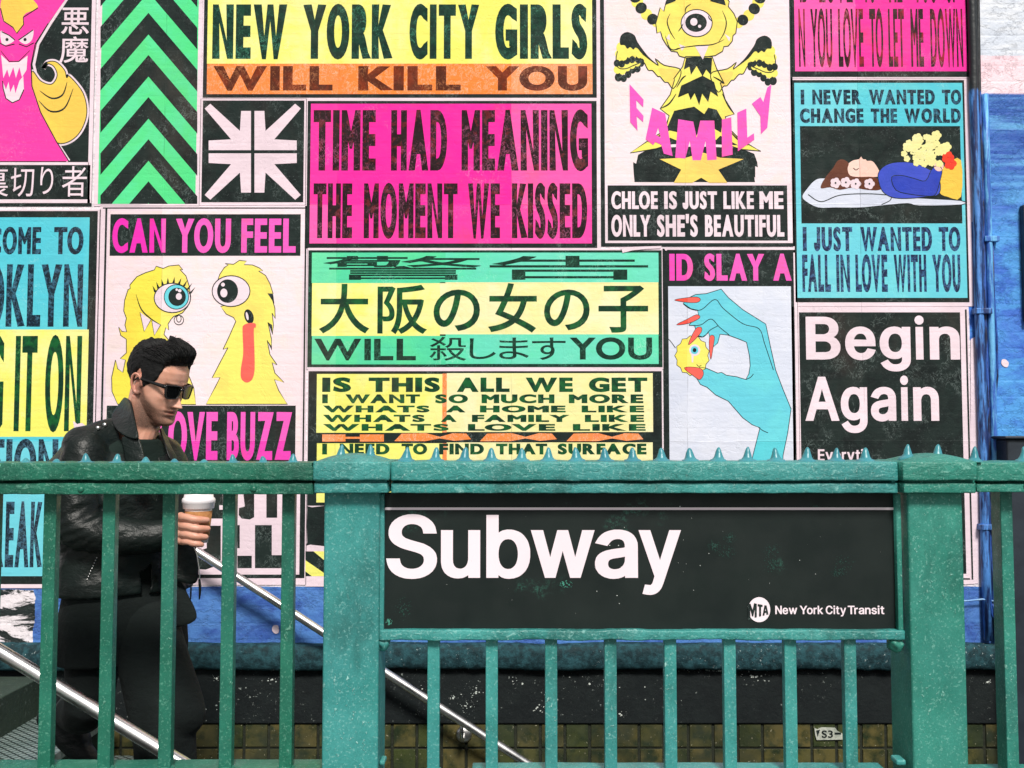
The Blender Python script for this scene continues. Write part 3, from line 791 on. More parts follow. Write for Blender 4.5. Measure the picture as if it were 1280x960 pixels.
def dense(m, x0, y0, x1, y1, ya, yb, bev, amp=.0016, nx=60):
    """a bar with slightly lumpy, many times repainted faces"""
    ym = (y0 + y1) / 2
    X0, X1, Z0, Z1 = PX(x0, ym, ya), PX(x1, ym, ya), PZ(y1, ya), PZ(y0, ya)
    ring = []
    def cr(cy, cz, a0):
        for k in range(4):
            a = R(a0 + 30 * k); ring.append((cy + bev * math.cos(a), cz + bev * math.sin(a)))
    cr(yb - bev, Z1 - bev, 0); cr(ya + bev, Z1 - bev, 90); cr(ya + bev, Z0 + bev, 180); cr(yb - bev, Z0 + bev, 270)
    n, vs, fs = len(ring), [], []
    for i in range(nx + 1):
        x = X0 + (X1 - X0) * i / nx
        for (y, z) in ring:
            d = noise.noise(Vector((x * 14, y * 30, z * 30))) * amp + noise.noise(Vector((x * 45, y * 60, z * 60))) * amp * .6
            vs.append((x, y + d, z + d * .8))
    for i in range(nx):
        for k in range(n): fs.append((i * n + k, (i + 1) * n + k, (i + 1) * n + (k + 1) % n, i * n + (k + 1) % n))
    fs += [tuple(range(n)), tuple(nx * n + k for k in range(n))[::-1]]
    m.add(vs, fs)
def top_rail(x0, x1, yu0, yu1, yl1, mt, nx):
    m = MB()
    dense(m, x0, yu0, x1, yu1, YR - .030, YR + .135, .0042, .0020, nx)           # upper moulding
    box_px(m, x0 + 1, yu1 - .5, x1 - 1, yu1 + 3.5, YR + .004, YR + .12, 0)      # groove
    dense(m, x0, yu1 + 3, x1, yl1, YR - .020, YR + .125, .0028, .0012, nx)        # lower moulding
    m.obj('top_rail', mt, rail, True)
top_rail(-190, 391.2, 579, 600.5, 618, GLW, 150)
top_rail(489, 1122, 577.5, 601, 616.5, GMW, 170)
top_rail(1221.3, 1500, 578, 601.5, 615, GRW, 60)
for (x0, x1, yb0, mt, lx) in ((403.5, 473.5, 614.5, GM, 0), (1138, 1207, 615, GRt, 0)):
    m = MB()
    ym = 780
    dense_post = (PX(x0, ym, YR), PX(x1, ym, YR))
    m.box(dense_post[0], dense_post[1], YR, YR + .128, P(640, 1000, YR)[1], PZ(yb0 - 1, YR), .006, 3)
    m.obj('post', mt, rail)
for (x0, x1, mt) in ((391.5, 485.5, GMW), (1128.5, 1221, GRW)):
    m = MB()
    dense(m, x0, 577, x1, 600.5, YR - .042, YR + .165, .0042, .0020, 40)
    box_px(m, x0 + 3, 600, x1 - 3, 604, YR - .024, YR + .15, 0)
    dense(m, x0 + 1.5, 603.5, x1 - 1.5, 616.5, YR - .032, YR + .155, .0028, .0012, 40)
    # low domed top of the cap
    X0, X1, zt = PX(x0 + 2, 577, YR), PX(x1 - 2, 577, YR), PZ(577.4, YR - .04)
    vs_, fs_ = [], []
    N = 12
    for i in range(N + 1):
        for j in range(N + 1):
            u, v = i / N, j / N
            h = .020 * (1 - (2 * u - 1) ** 2) ** .8 * (1 - (2 * v - 1) ** 2) ** .8
            vs_.append((X0 + (X1 - X0) * u, YR - .038 + .2 * v, zt - .001 + h))
    for i in range(N):
        for j in range(N): fs_.append((i * (N + 1) + j, (i + 1) * (N + 1) + j, (i + 1) * (N + 1) + j + 1, i * (N + 1) + j + 1))
    m.add(vs_, fs_)
    m.obj('post_cap', mt, rail, True)
# spikes along the top
def spike_paint(name, a, b):
    n = NT(name)
    c = n.mix(n.ramp(n.noise(9, 4), .35, .65), a, b)
    return n.out(c, .34, n.bump(n.noise(60, 4), .4, .002))
SPK = spike_paint('sky_tinted_teal_paint', srgb(50, 124, 138), srgb(62, 140, 150))  # bluish sky reflection put into the spike colour
random.seed(5)
YS = YR + .045
def spike(px, base, tip, mt=SPK, wide=12.0):
    x, zb, zt = PX(px, base, YS), PZ(base, YS) - .006, PZ(tip, YS)
    h = zt - zb
    w = wide * .0019
    prof = [(w * 1.05, 0), (w * 1.0, .004), (w * .80, .008 + .06 * h), (w * .60, .20 * h + .004), (w * .46, .42 * h), (w * .33, .68 * h), (w * .20, .89 * h), (w * .08, .99 * h)]
    m = MB()
    tx = random.uniform(-.09, .09)
    zt += random.uniform(-.002, .0012)
    m.lathe(prof, (x, YS, zb), 16)
    m.v = [(a + tx * (c - zb) + .0022 * noise.noise(Vector((a * 60, b * 60, c * 60))), b, c + .0015 * noise.noise(Vector((a * 90, b * 50, c * 40)))) for a, b, c in m.v]
    m.obj('spike', mt, rail, True)
for px, tip, w in [(-4, 570, 12), (32, 572, 13), (70, 573.5, 13), (108, 566.5, 12), (145.5, 567.5, 12), (182, 571, 13), (218, 573.5, 13), (255, 574, 13), (291.5, 568, 11), (328.5, 570, 11), (366, 567, 11)]:
    spike(px, 579, tip, SPK, w)
for px in (426, 463): spike(px, 573, 555.5, SPK, 11)
for px in (507.5, 544, 580, 615, 651, 686, 721, 757, 791, 827, 863, 898, 934, 970.5, 1008, 1045, 1082): spike(px, 577, 559.5 + random.uniform(-1, 1), SPK, 13)
for px in (1134, 1171.5): spike(px, 573, 555, SPK, 12)
for px in (1217.5, 1279, 1316): spike(px, 577, 558, SPK, 11)
# balusters
def baluster(x0, x1, y0, y1, mt, dep=.026, ya=YR + .030):
    m = MB(); ym = (y0 + y1) / 2
    m.box(PX(x0, ym, ya), PX(x1, ym, ya), ya, ya + dep, PZ(y1, ya), PZ(y0, ya), .0022, 2)
    cx, zb = PX((x0 + x1) / 2, ym, ya), PZ(y1, ya)
    m.lathe([(.022, .0), (.021, .004), (.016, .009)], (cx, ya + dep / 2, zb - .001), 10)     # weld lump at the foot
    m.obj('baluster', mt, rail)
for x in (-23, 50.5, 124.8, 200, 275.6, 350.4): baluster(x, x + 15.8, 616, 963, GL)
for x in (534, 607, 681.5, 756, 831, 905.5, 981.5, 1056.5): baluster(x, x + 15.2, 798, 966, GM, .024)
for x in (1255, 1330): baluster(x, x + 15, 613, 969, GRt, .048)
m = MB(); dense(m, -190, 967, 403.2, 985, YR + .004, YR + .105, .004, .001, 50); m.obj('bottom_rail', GL, rail, True)
m = MB(); dense(m, 589, 971, 1117, 988, YR + .004, YR + .105, .004, .001, 50); m.obj('bottom_rail', GM, rail, True)
m = MB(); dense(m, 1207.5, 973, 1500, 990, YR + .004, YR + .105, .004, .001, 30); m.obj('bottom_rail', GRt, rail, True)
# frame that holds the sign
m = MB(); dense(m, 473.8, 788, 1131, 800.5, YR + .012, YR + .062, .004, .0028, 140); m.obj('sign_frame_bar', GMW, rail, True)
m = MB(); dense(m, 1121.5, 617, 1127.5, 800, YR + .016, YR + .06, .003, .002, 4); m.obj('sign_frame_bar', GRt, rail, True)
m = MB(); dense(m, 473.8, 617, 479.5, 800, YR + .016, YR + .06, .003, .002, 4); m.obj('sign_frame_bar', GM, rail, True)
for (x, y, mt) in ((1127, 808, GRt), (477, 806, GM)):
    m = MB()
    bm = bmesh.new(); bmesh.ops.create_icosphere(bm, subdivisions=3, radius=.019)
    c = Vector((PX(x, y, YR), YR + .035, PZ(y, YR)))
    for v in bm.verts: v.co = c + v.co * (1 + .35 * noise.noise(v.co * 90))
    m.bm(bm); m.obj('weld_lump', mt, rail, True)
for (x, y, mt) in ((106, 611, GL), (320, 610.5, GL), (623, 592, GM), (1277, 607, GRt)):
    m = MB(); z = PZ(y, YR); m.lathe([(.0075, -.022), (.0075, -.019), (.006, -.0165), (.003, -.015)][::-1] if 0 else [(.008, 0), (.0075, .003), (.0055, .0055), (.002, .0068)], (PX(x, y, YR), YR - .019, z), 12, axis='Y'); m.obj('rivet', mt, rail, True)
for (x0, y0, x1, y1) in ((1121, 950, 1133, 957), (474, 951, 481, 957)):
    m = MB(); box_px(m, x0, y0, x1, y1, YR + .02, YR + .06, .004); m.obj('bracket', GM, rail)

# ------------------------------------------------------------------ the Subway sign
def sign_mat():
    n = NT('sign_enamel')
    c = n.mix(n.ramp(n.noise(6, 5), .3, .7), srgb(19, 29, 28), srgb(25, 35, 33))
    zone = n.ramp(n.noise(6.5, 3, .5, n.mapping((1, 1, 1), (0, 0, 0), (3.3, 0, 1.9))), .60, .70)
    c = n.mix(n.math('MULTIPLY', n.ramp(n.noise(120, 6, .8), .46, .62), n.math('MULTIPLY', zone, .55)), c, srgb(60, 120, 104))
    c = n.mix(n.ramp(n.noise(48, 2, .5), .765, .775), c, srgb(210, 225, 220))
    return n.out(c, n.ramp(n.noise(14, 4), .3, .7, .42, .6), n.bump(n.noise(30, 3), .05, .002), 0, .28)
sx0, sx1 = 479.3, 1121.8
YSG = YR + .032
sg = thing('subway_sign', 'black enamel Subway sign with white words set in the railing frame', 'sign', (PX(800, 788, YSG), YSG + .01, PZ(788, YSG)))
m = MB(); box_px(m, sx0, 616, sx1, 789, YSG, YSG + .02, .0015)
m.obj('sign_board', sign_mat(), sg)
def residue(name, mat, blobs, n, r0, r1):
    f = Flat(YSG, .0002); f.Y0 = YSG + .0031
    random.seed(int(blobs[0][0]))
    for bx, by, rx, ry in blobs:
        for _ in range(n):
            a, q = random.uniform(0, 6.283), random.random() ** .6
            x, y, r = bx + rx * q * math.cos(a), by + ry * q * math.sin(a), random.uniform(r0, r1) * (1.15 - q * .7)
            f.poly([(x + r * random.uniform(.5, 1.3) * math.cos(k * 1.047), y + r * random.uniform(.5, 1.3) * math.sin(k * 1.047)) for k in range(6)], 0)
    f.obj(name, mat, sg)
residue('adhesive_residue', ink('old_adhesive', srgb(44, 76, 68), srgb(40, 58, 56)), [(912, 672, 9, 7), (908, 690, 13, 9), (892, 682, 8, 8), (964, 686, 14, 8), (962, 704, 12, 14), (1054, 706, 15, 13), (1046, 716, 10, 5), (505, 760, 12, 16)], 70, .3, 1.1)
residue('paint_chip', ink('teal_chip', srgb(70, 140, 122), srgb(56, 104, 96)), [(708, 730, 9, 5), (486, 776.5, 4.5, 4.5), (1120, 700, 1.5, 70)], 34, .4, 1.5)
residue('white_speck', ink('white_chip', srgb(220, 226, 222)), [(800, 705, 310, 70)], 34, .25, .9)
def sign_white():
    n = NT('sign_white')
    c = n.mix(n.ramp(n.noise(5, 5), .4, .7), srgb(240, 226, 234), srgb(234, 220, 228))
    c = n.mix(n.ramp(n.noise(90, 5, .7), .68, .72, 0, .6), c, srgb(120, 126, 126))
    return n.out(c, .5, None, 0, .2)
SW = sign_white()
m = MB(); box_px(m, sx0 + 1, 634.3, sx1 - .6, 637.4, YSG - .0012, YSG - .0002, 0)
m.obj('white_line', SW, sg)
f = Flat(YSG, .0009)
f.Y0 = YSG + .0029
f.text([('S', 483, 546.5), ('u', 551.3, 600.3), ('b', 608, 662.7), ('w', 663.5, 743.2), ('a', 743.5, 797), ('y', 798, 851)], 643.5, 722, lay=.4, font='H', ox=.023, oy=.014)
f.obj('lettering', SW, sg)
f = Flat(YSG + .0029, .0009)
f.text([('New', 968.5, 996), ('York', 999, 1028.5), ('City', 1031.5, 1057), ('Transit', 1059, 1104.7)], 756.8, 767.3, lay=.4, font='H', ox=.018, oy=.014)
f.obj('lettering', SW, sg)
f = Flat(YSG + .0029, .0009); f.poly([q for q in ellipse(948.5, 761.7, 13.8, 15.6, 48)], .4); f.obj('emblem_disc', SW, sg)
f = Flat(YSG + .0029, .0009)
# M T A inside the disc, growing towards its left edge as if seen at a slant
f.polys([[(934, 755.5), (937.5, 754), (940.2, 762), (942.0, 753.5), (945.4, 754.2), (945.4, 771), (942.8, 771.6), (942.8, 761), (941.0, 770), (939.6, 770), (937.2, 761), (937.4, 773.5), (934.2, 774.5)],
         [(946.6, 754.5), (952.6, 755.6), (952.6, 758.2), (950.8, 758), (950.8, 769.6), (948.2, 770.2), (948.2, 757.6), (946.6, 757.3)]], 1.4)
f.holed([(952.6, 769.2), (955.0, 756), (957.6, 756.4), (960, 767.6), (957.6, 768.1), (957.1, 765.4), (955.4, 765.7), (955.0, 768.7)], [[(956.2, 759.3), (955.7, 763.3), (956.8, 763.1)]], 1.4)
f.obj('emblem_lettering', K, sg)

# ------------------------------------------------------------------ handrails
def steel():
    n = NT('brushed_steel')
    c = n.mix(n.ramp(n.noise(20, 5), .3, .7), (.86, .85, .84, 1), (.70, .70, .71, 1))
    return n.out(c, n.ramp(n.noise(9, 4), .3, .7, .24, .42), n.bump(n.noise(300, 2, .5, n.mapping((.08, 1, 1))), .05, .0006), 1.0)
STEEL = steel()
def at(px, py, Y): q = P(px, py, Y); return Vector((q[0], Y, q[1]))
h1 = thing('handrail', 'near steel handrail crossing in front of the man\'s legs', 'handrail', at(100, 960, 2.63), 'steel handrails down the stairs')
m = MB(); YN = 2.63
a, b = at(0, 814, YN), at(220, 949, YN)
dr = (b - a).normalized()
pts = [a - dr * .95 + Vector((-.35, 0, .0)), a - dr * .95, a - dr * .86, a, b, b + dr * 2.2]
pts[1] = pts[2] + Vector((-.06, 0, .025))
m.tube(pts, .0185, 20); m.obj('rail_tube', STEEL, h1, True)
for q in (a - dr * .6, b + dr * .6):
    m = MB(); m.tube([q + Vector((0, 0, -.018)), q + Vector((0, -.01, -.07)), q + Vector((0, -.06, -.09)), q + Vector((0, -.172, -.09))], .007, 10); m.obj('bracket', STEEL, h1, True)
h2 = thing('handrail', 'far steel handrail sloping down the tiled wall behind the balusters', 'handrail', at(580, 918, 3.98), 'steel handrails down the stairs')
m = MB(); YF = 3.985
a, b = at(245, 688, YF), at(655, 952, YF)
dr = (b - a).normalized()
st = at(168, 640, YF)
pts = [st + Vector((-.14, 0, .008)), st + Vector((-.05, 0, .008)), st, a, b, b + dr * 2]
m.tube(pts, .0172, 20); m.obj('rail_tube', STEEL, h2, True)
for px, py in ((580, 917), (436, 824)):
    m = MB(); c = at(px, py, YW)
    top = at(px - 3, py - 15, YF)
    m.lathe([(.034, .0), (.034, .006), (.024, .013), (.009, .016)], (c.x, YW - .005, c.z), 24, axis='Y')
    m.tube([c + Vector((0, -.015, 0)), c + Vector((0, -.05, -.006)), Vector((c.x - .004, YF + .02, c.z)), Vector((top.x, YF, top.z - .004))], .0075, 12)
    m.obj('bracket', STEEL, h2, True)

# ------------------------------------------------------------------ posters
POSTERS = 'posters pasted on the brick wall'
class Poster:
    def __init__(s, label, x0, y0, x1, y1, mat=PAPER, group=POSTERS, name='poster', cat='poster', thick=.0032):
        xm, ym = (x0 + x1) / 2, (y0 + y1) / 2
        a, b, t, u = PX(x0, ym, YW), PX(x1, ym, YW), PZ(y0, YW), PZ(y1, YW)
        s.root = thing(name, label, cat, ((a + b) / 2, YW, u), group)
        m = MB()
        m.box(a, b, YW - thick, YW - .0001, u, t)
        m.obj('paper_sheet', mat, s.root)
    def rect(s, name, mat, *rects, lay=1):
        for r in rects:
            f = Flat(); f.rect(*r, lay=lay)
            f.obj(name, mat, s.root)
        return s
    def text(s, mat, rows, lay=3, name='lettering', **kw):
        for words, y0, y1 in rows:
            f = Flat()
            f.text(words, y0, y1, lay=lay, **kw)
            f.obj(name, mat, s.root)
        return s
    def part(s, name, mat, fn):
        f = Flat(); fn(f); f.obj(name, mat, s.root); return s

def lines(*a): return list(a)

# --- red devil poster
p = Poster('pink horned devil poster with white Japanese characters on black', -70, -40, 118, 258, K)
p.rect('white_border', PAPER, (-70, 203, 111.5, 206.5), (113, -40, 118, 254), (-70, 249.5, 113, 254), lay=1)
p.rect('ink_panel', K, (-70, -40, 113, 203), (-70, 206.5, 113, 249.5), lay=1)
dz = lambda pts: Z(0, 0, 3.692, pts)
pink_o = dz([(-90, -140), (400, -140), (310, -10), (225, 110), (170, 200), (148, 300), (150, 400), (190, 520), (260, 650), (320, 745), (-150, 745)])
tail = smooth(dz([(150, 330), (190, 375), (240, 390), (266, 350), (250, 308), (218, 296), (203, 318), (222, 288), (262, 288), (300, 325), (310, 360), (325, 355), (385, 430), (403, 520), (378, 600), (330, 650), (270, 662), (235, 610), (180, 500), (145, 420)]))
p.part('white_outline', PAPER, lambda f: f.stroke(tail, 5.5, 2, True).stroke(dz([(322, -20), (235, 110), (178, 205), (158, 300), (170, 350)]), 3.4, 2).stroke(dz([(260, 655), (318, 745)]), 5, 2))
p.part('tail', GOLD, lambda f: f.poly(tail, 3))
p.part('tail_line', K, lambda f: [f.stroke(open_smooth(dz(q)), 2.2, 4, taper=True) for q in ([(185, 420), (240, 455), (290, 440), (312, 380)], [(180, 465), (235, 515), (300, 500), (340, 410)])] and f.stroke(tail, 1.1, 4, True))
p.part('devil_body', PINK, lambda f: f.poly(pink_o, 5))
p.part('forelock', GOLD, lambda f: f.poly(smooth(dz([(5, 40), (15, -10), (60, -40), (140, -10), (178, 38), (125, 62), (108, 85), (112, 115), (80, 155), (62, 125), (20, 100)])), 6))
p.part('eye', PAPER, lambda f: f.polys([smooth(dz(q)) for q in ([(5, 145), (40, 165), (70, 185), (42, 206), (12, 204)], [(156, 140), (150, 185), (120, 206), (90, 185), (125, 165)])], 6))
p.part('teeth', PAPER, lambda f: f.polys([dz(q) for q in ([(8, 255), (45, 290), (90, 288), (130, 258), (125, 325), (104, 358), (92, 312), (76, 362), (64, 312), (46, 358), (36, 322), (18, 362)], [(14, 375), (30, 415), (42, 380), (50, 428), (66, 392), (74, 432), (92, 375), (110, 352), (113, 415), (92, 462), (60, 476), (30, 456), (17, 410)])], 6))
p.part('face_line', K, lambda f: [f.stroke(dz(q), 1.3, 7, taper=t) for q, t in (([(10, 148), (45, 165), (72, 187)], 0), ([(155, 140), (120, 165), (88, 187)], 0), ([(0, 200), (30, 215), (70, 205)], 0), ([(90, 205), (125, 218), (158, 200)], 0), ([(5, 235), (45, 285), (90, 285), (140, 235)], 1), ([(225, 110), (165, 205), (146, 300), (150, 400), (190, 520), (260, 650), (320, 745)], 0), ([(5, 40), (20, 100), (62, 128), (80, 156), (112, 115), (110, 82), (178, 38)], 0), ([(15, 375), (17, 410), (30, 456), (60, 476), (92, 462), (113, 415)], 0))] and f.poly(ellipse(9.5, 50, 2, 2, 12), 7).poly(ellipse(32, 50, 2, 2, 12), 7))
p.text(PAPER, [([('悪', 77, 112)], 10, 43.5), ([('魔', 75, 111)], 46, 79)], lay=2, ox=.008, oy=.008, boxed=True)
p.text(PAPER, [([('裏', -24, 11)], 209, 246), ([('切', 14, 43)], 210, 246), ([('り', 51, 67)], 209, 243), ([('者', 78, 109)], 208, 246)], lay=2, ox=0, oy=0, boxed=True)

# --- green chevrons
p = Poster('tall spring green poster with black chevrons pointing up', 121, -40, 252, 258, PAPER)
def chev(f):
    x0, x1, xa, sl = 126, 247, 186, 1.17
    for k in range(-2, 8):
        ya = 16.5 + 52.6 * k
        f.polys([clip_y(q, -38, 255) for q in ([(x0, ya + (xa - x0) * sl), (xa, ya), (xa, ya + 27), (x0, ya + 27 + (xa - x0) * sl)], [(xa, ya), (x1, ya + (x1 - xa) * sl), (x1, ya + 27 + (x1 - xa) * sl), (xa, ya + 27)]) if clip_y(q, -38, 255)], 2)
def clip_y(pts, lo, hi):
    for lim, sg in ((lo, 1), (hi, -1)):
        out = []
        for i in range(len(pts)):
            a, b = pts[i - 1], pts[i]
            ia, ib = (a[1] - lim) * sg >= 0, (b[1] - lim) * sg >= 0
            if ia != ib:
                t = (lim - a[1]) / (b[1] - a[1]); out.append((a[0] + (b[0] - a[0]) * t, lim))
            if ib: out.append(b)
        pts = out
        if len(pts) < 3: return None
    return pts
p.rect('green_panel', GREEN, (126, -38, 247, 255))
p.part('chevrons', K, chev)

# --- New York City girls
p = Poster('wide yellow poster with huge dark green capitals over an orange strip', 254, -40, 750, 124, PAPER)
p.rect('black_border', K, (255, -38, 745.5, 122.5))
p.rect('yellow_band', YEL, (260, -38, 740, 80), lay=2)
p.rect('orange_band', ORG, (259, 80, 740.5, 118), lay=2)
p.text(TEALK, [([('NEW', 266, 359), ('YORK', 379, 491), ('CITY', 512, 599), ('GIRLS', 619, 734)], 6, 74)], ox=.105, oy=.035, gap=.095)
p.text(BROWN, [([('WILL', 267, 416), ('KILL', 448, 576), ('YOU', 607, 734)], 83, 113.5)], ox=.06, oy=.05)

# --- white star of bars on black
p = Poster('square black poster with eight white bars meeting in a star', 250, 123.5, 383, 257, PAPER)
p.rect('ink_panel', K, (253, 126, 380, 253))
def jack(f):
    for sx in (-1, 1):
        for sy in (-1, 1):
            cx, cy = 316.2, 190
            q = [(2.2, 2), (2.2, 51), (14.5, 51), (16, 26), (53, 60), (60, 54), (27, 15.5), (55, 14), (55, 2)]
            f.poly([(cx + sx * a, cy + sy * b) for a, b in q], 2)
p.part('star_bars', PAPER, jack)

# --- pink Time had meaning
p = Poster('hot pink poster of tall worn maroon capitals in two rows', 382, 124, 750.5, 311, PAPER)
p.rect('black_border', K, (384, 126.5, 746, 310))
p.rect('pink_panel', PINK, (388, 130, 739.5, 304.5), lay=2)
p.text(MAROON, [([('TIME', 392, 470), ('HAD', 489, 559), ('MEANING', 577, 735)], 138, 213.5), ([('THE', 392, 440.5), ('MOMENT', 455, 572), ('WE', 585, 625), ('KISSED', 640, 734)], 229.5, 298)], ox=.097, oy=.03, gap=.09)

# --- family monster
p = Poster('white poster of a one-eyed winged yellow monster behind pink letters', 750.5, -40, 991, 308, K)
p.rect('white_border', PAPER, (755.5, -40, 988, 304))
p.rect('pale_panel', PALE, (757.5, -40, 985.5, 230), lay=2)
p.rect('ink_panel', K, (759.5, 232, 984, 301), lay=2)
p.text(PAPER, [([('CHLOE', 764, 822), ('IS', 830, 846), ('JUST', 853, 896), ('LIKE', 904, 942), ('ME', 949, 979)], 239.5, 261.5), ([('ONLY', 764, 813), ("SHE'S", 821, 872), ('BEAUTIFUL', 881, 980)], 269, 296)], ox=.07, oy=.03)
mz = lambda pts: Z(750, 0, 4, pts)
mir = lambda pts: [(956 - x, y + 18) for x, y in pts]
lowb = mz([(168, 870), (166, 840), (165, 812), (180, 820), (190, 775), (250, 742), (420, 735), (540, 735), (700, 742), (770, 770), (785, 812), (788, 838), (775, 832), (775, 890), (770, 886), (774, 912), (172, 912)])
hem = mz([(150, 766), (240, 705), (320, 655), (345, 580), (300, 545), (350, 475), (372, 400), (368, 396), (412, 335), (425, 285), (560, 285), (582, 345), (620, 420), (600, 414), (625, 500), (670, 572), (625, 585), (640, 640), (690, 690), (745, 725), (803, 757), (700, 748), (560, 700), (420, 700), (280, 745)])
head = mz([(278, 120), (300, 40), (318, 60), (330, 10), (350, -30), (480, -60), (610, -35), (645, 10), (640, 35), (668, 70), (685, 110), (678, 168), (664, 180), (660, 208), (640, 232), (618, 235), (612, 258), (575, 280), (540, 285), (430, 292), (395, 282), (385, 262), (355, 258), (330, 225), (312, 195), (302, 160), (284, 168)])
lw = [(100, 215), (106, 182), (135, 165), (170, 180), (186, 215), (238, 285), (292, 330), (275, 295), (320, 328), (396, 345), (400, 385), (366, 445), (340, 415), (322, 412), (300, 385), (288, 384), (262, 355), (240, 352), (216, 310), (190, 320), (165, 330), (130, 345), (90, 340), (80, 290)]
lwk = [[(100, 225), (103, 182), (135, 162), (170, 180), (186, 215), (240, 288), (288, 330), (215, 276), (190, 246), (176, 240), (166, 250), (150, 238), (136, 246), (122, 228)]]
rows = [(0, [(92, 388, 19), (118, 394, 16), (140, 374, 16), (162, 352, 16), (186, 345, 17), (206, 320, 14)]), (1, [(86, 350, 18), (112, 356, 17), (136, 340, 16), (160, 328, 16), (186, 316, 16)]),
        (0, [(84, 318, 16), (108, 322, 16), (134, 306, 16), (160, 300, 16), (190, 300, 16), (208, 308, 12)]), (1, [(92, 272, 18), (118, 284, 18), (145, 268, 17), (170, 262, 17), (196, 276, 15)]), (1, [(105, 240, 24), (150, 250, 20)])]
def feathers(f, k, m):
    for i, (c, lobes) in enumerate(rows):
        if c == k:
            for x, y, r in lobes: f.poly(mz(m(ellipse(x, y, r, r * 1.15, 16))), 4 + i * .6)
slw, slk = smooth(lw, 3), [smooth(q, 3) for q in lwk]
p.part('feather', YEL2, lambda f: feathers(f, 1, list) or feathers(f, 1, mir))
p.part('feather', K, lambda f: feathers(f, 0, list) or feathers(f, 0, mir))
p.part('monster_fur', YEL2, lambda f: f.poly(hem, 4).poly(head, 6).poly(mz(slw), 3).poly(mz(mir(slw)), 3))
p.part('wing_tint', GOLD, lambda f: f.polys([mz(k(smooth([(290, 345), (330, 345), (390, 355), (392, 395), (365, 432), (320, 400)], 3))) for k in (list, mir)], 3.5))
p.part('lower_body', K, lambda f: f.poly(lowb, 3))
def antenna(f, k):
    for i, (x, y) in enumerate([(178, -12), (186, 12), (205, 42), (232, 74), (262, 98), (284, 112)]):
        if i % 2 == k:
            f.poly(mz(ellipse(x, y, 27, 31 - i * .8, 18, .80 + .06 * (5 - i))), 5 - k).poly(mz(ellipse(975 - x, y + 4, 27, 31 - i * .8, 18, -.80 - .06 * (5 - i))), 5 - k)
p.part('antenna', YEL2, lambda f: antenna(f, 1))
p.part('antenna', K, lambda f: antenna(f, 0))
p.part('fur_marking', K, lambda f: f.polys([mz(q) for q in slk] + [mz(mir(q)) for q in slk], 8).polys([mz(q) for q in (
    [(430, 290), (418, 350), (446, 336), (454, 376), (482, 332), (512, 384), (530, 350), (554, 378), (560, 290)],
    [(405, 430), (512, 380), (570, 412), (590, 486), (552, 460), (540, 512), (510, 470), (495, 528), (472, 468), (452, 502), (440, 468), (388, 490)],
    [(370, 556), (420, 545), (470, 535), (520, 572), (540, 540), (582, 550), (612, 602), (604, 665), (570, 645), (540, 690), (500, 645), (470, 700), (430, 645), (395, 665), (330, 650)],
    [(350, 690), (300, 725), (420, 720)], [(600, 680), (690, 728), (560, 722)])], 5).polys([mz(q) for q in ([(325, 28), (338, -8), (385, -8), (376, 8)], [(548, 8), (560, -8), (618, -8), (628, 30)])], 7))
def outl(f, w=1.2):
    for q in ([(345, 580), (330, 640), (360, 610)], [(610, 600), (640, 650), (618, 640)], [(240, 712), (320, 668), (360, 640)], [(640, 648), (690, 700), (740, 728)], [(300, 545), (345, 520), (380, 470)], [(610, 470), (640, 530), (668, 570)], [(382, 440), (410, 395), (430, 380)], [(565, 385), (600, 405), (618, 420)], [(470, 640), (430, 700), (400, 730)], [(520, 640), (560, 690), (600, 720)]):
        f.stroke(open_smooth(mz(q)), 1.9, 7, taper=True)
    for q in (hem, head): f.stroke(q, w, 7, True)
    f.stroke(mz(slw), w, 6, True).stroke(mz(mir(slw)), w, 6, True)
    for q in ([(350, 70), (335, 110), (350, 160), (375, 200)], [(610, 55), (630, 110), (620, 165), (590, 215)], [(425, 70), (430, 40), (455, 22)], [(325, 180), (355, 250), (420, 235)], [(380, 245), (470, 232), (560, 225), (620, 200)], [(390, 160), (405, 140), (415, 120)], [(560, 110), (545, 95), (540, 80)]):
        f.stroke(open_smooth(mz(q)), 1.5, 8, taper=True)
    f.stroke(mz(ellipse(482, 118, 78, 68)), 1.2, 9, True)
p.part('outline', K, outl)
p.part('eye', PAPER, lambda f: f.poly(mz(ellipse(482, 118, 76, 66)), 8))
p.part('pupil', K, lambda f: f.poly(mz(ellipse(479, 116, 54, 46)), 9))
p.part('eye_glint', PAPER, lambda f: f.poly(mz(ellipse(468, 112, 18, 19)), 10).poly(mz(ellipse(497, 134, 8, 8)), 10))
p.part('fang', PAPER, lambda f: f.polys([mz(q) for q in ([(473, 232), (542, 230), (513, 300)], [(393, 222), (426, 235), (408, 256)], [(330, 195), (345, 170), (350, 205)], [(620, 170), (650, 190), (645, 210)])], 8))
p.part('star', GOLD, lambda f: f.poly(mz([(297, 797), (430, 790), (515, 765), (600, 790), (717, 797), (590, 850), (635, 915), (545, 915), (505, 890), (460, 915), (368, 915), (405, 850)]), 8))
fam = [[(147, 423), (217, 500), (215, 538), (180, 502), (182, 542), (217, 582), (215, 612), (182, 582), (187, 655), (150, 612)],
       [(390, 598), (465, 610), (482, 690), (500, 605), (570, 605), (582, 800), (535, 803), (527, 705), (503, 803), (462, 803), (448, 705), (425, 795), (375, 790)],
       [(608, 600), (655, 588), (662, 775), (608, 786)], [(685, 565), (730, 545), (735, 690), (768, 668), (770, 700), (688, 758)],
       [(758, 520), (800, 487), (815, 512), (835, 440), (855, 425), (835, 640), (803, 672), (800, 582)]]
p.part('lettering', MAG, lambda f: f.polys([mz(q) for q in fam], 9).holed(mz([(260, 540), (325, 570), (362, 782), (318, 770), (305, 725), (275, 712), (265, 727), (227, 698)]), [mz([(290, 640), (303, 690), (278, 676)])], 9))

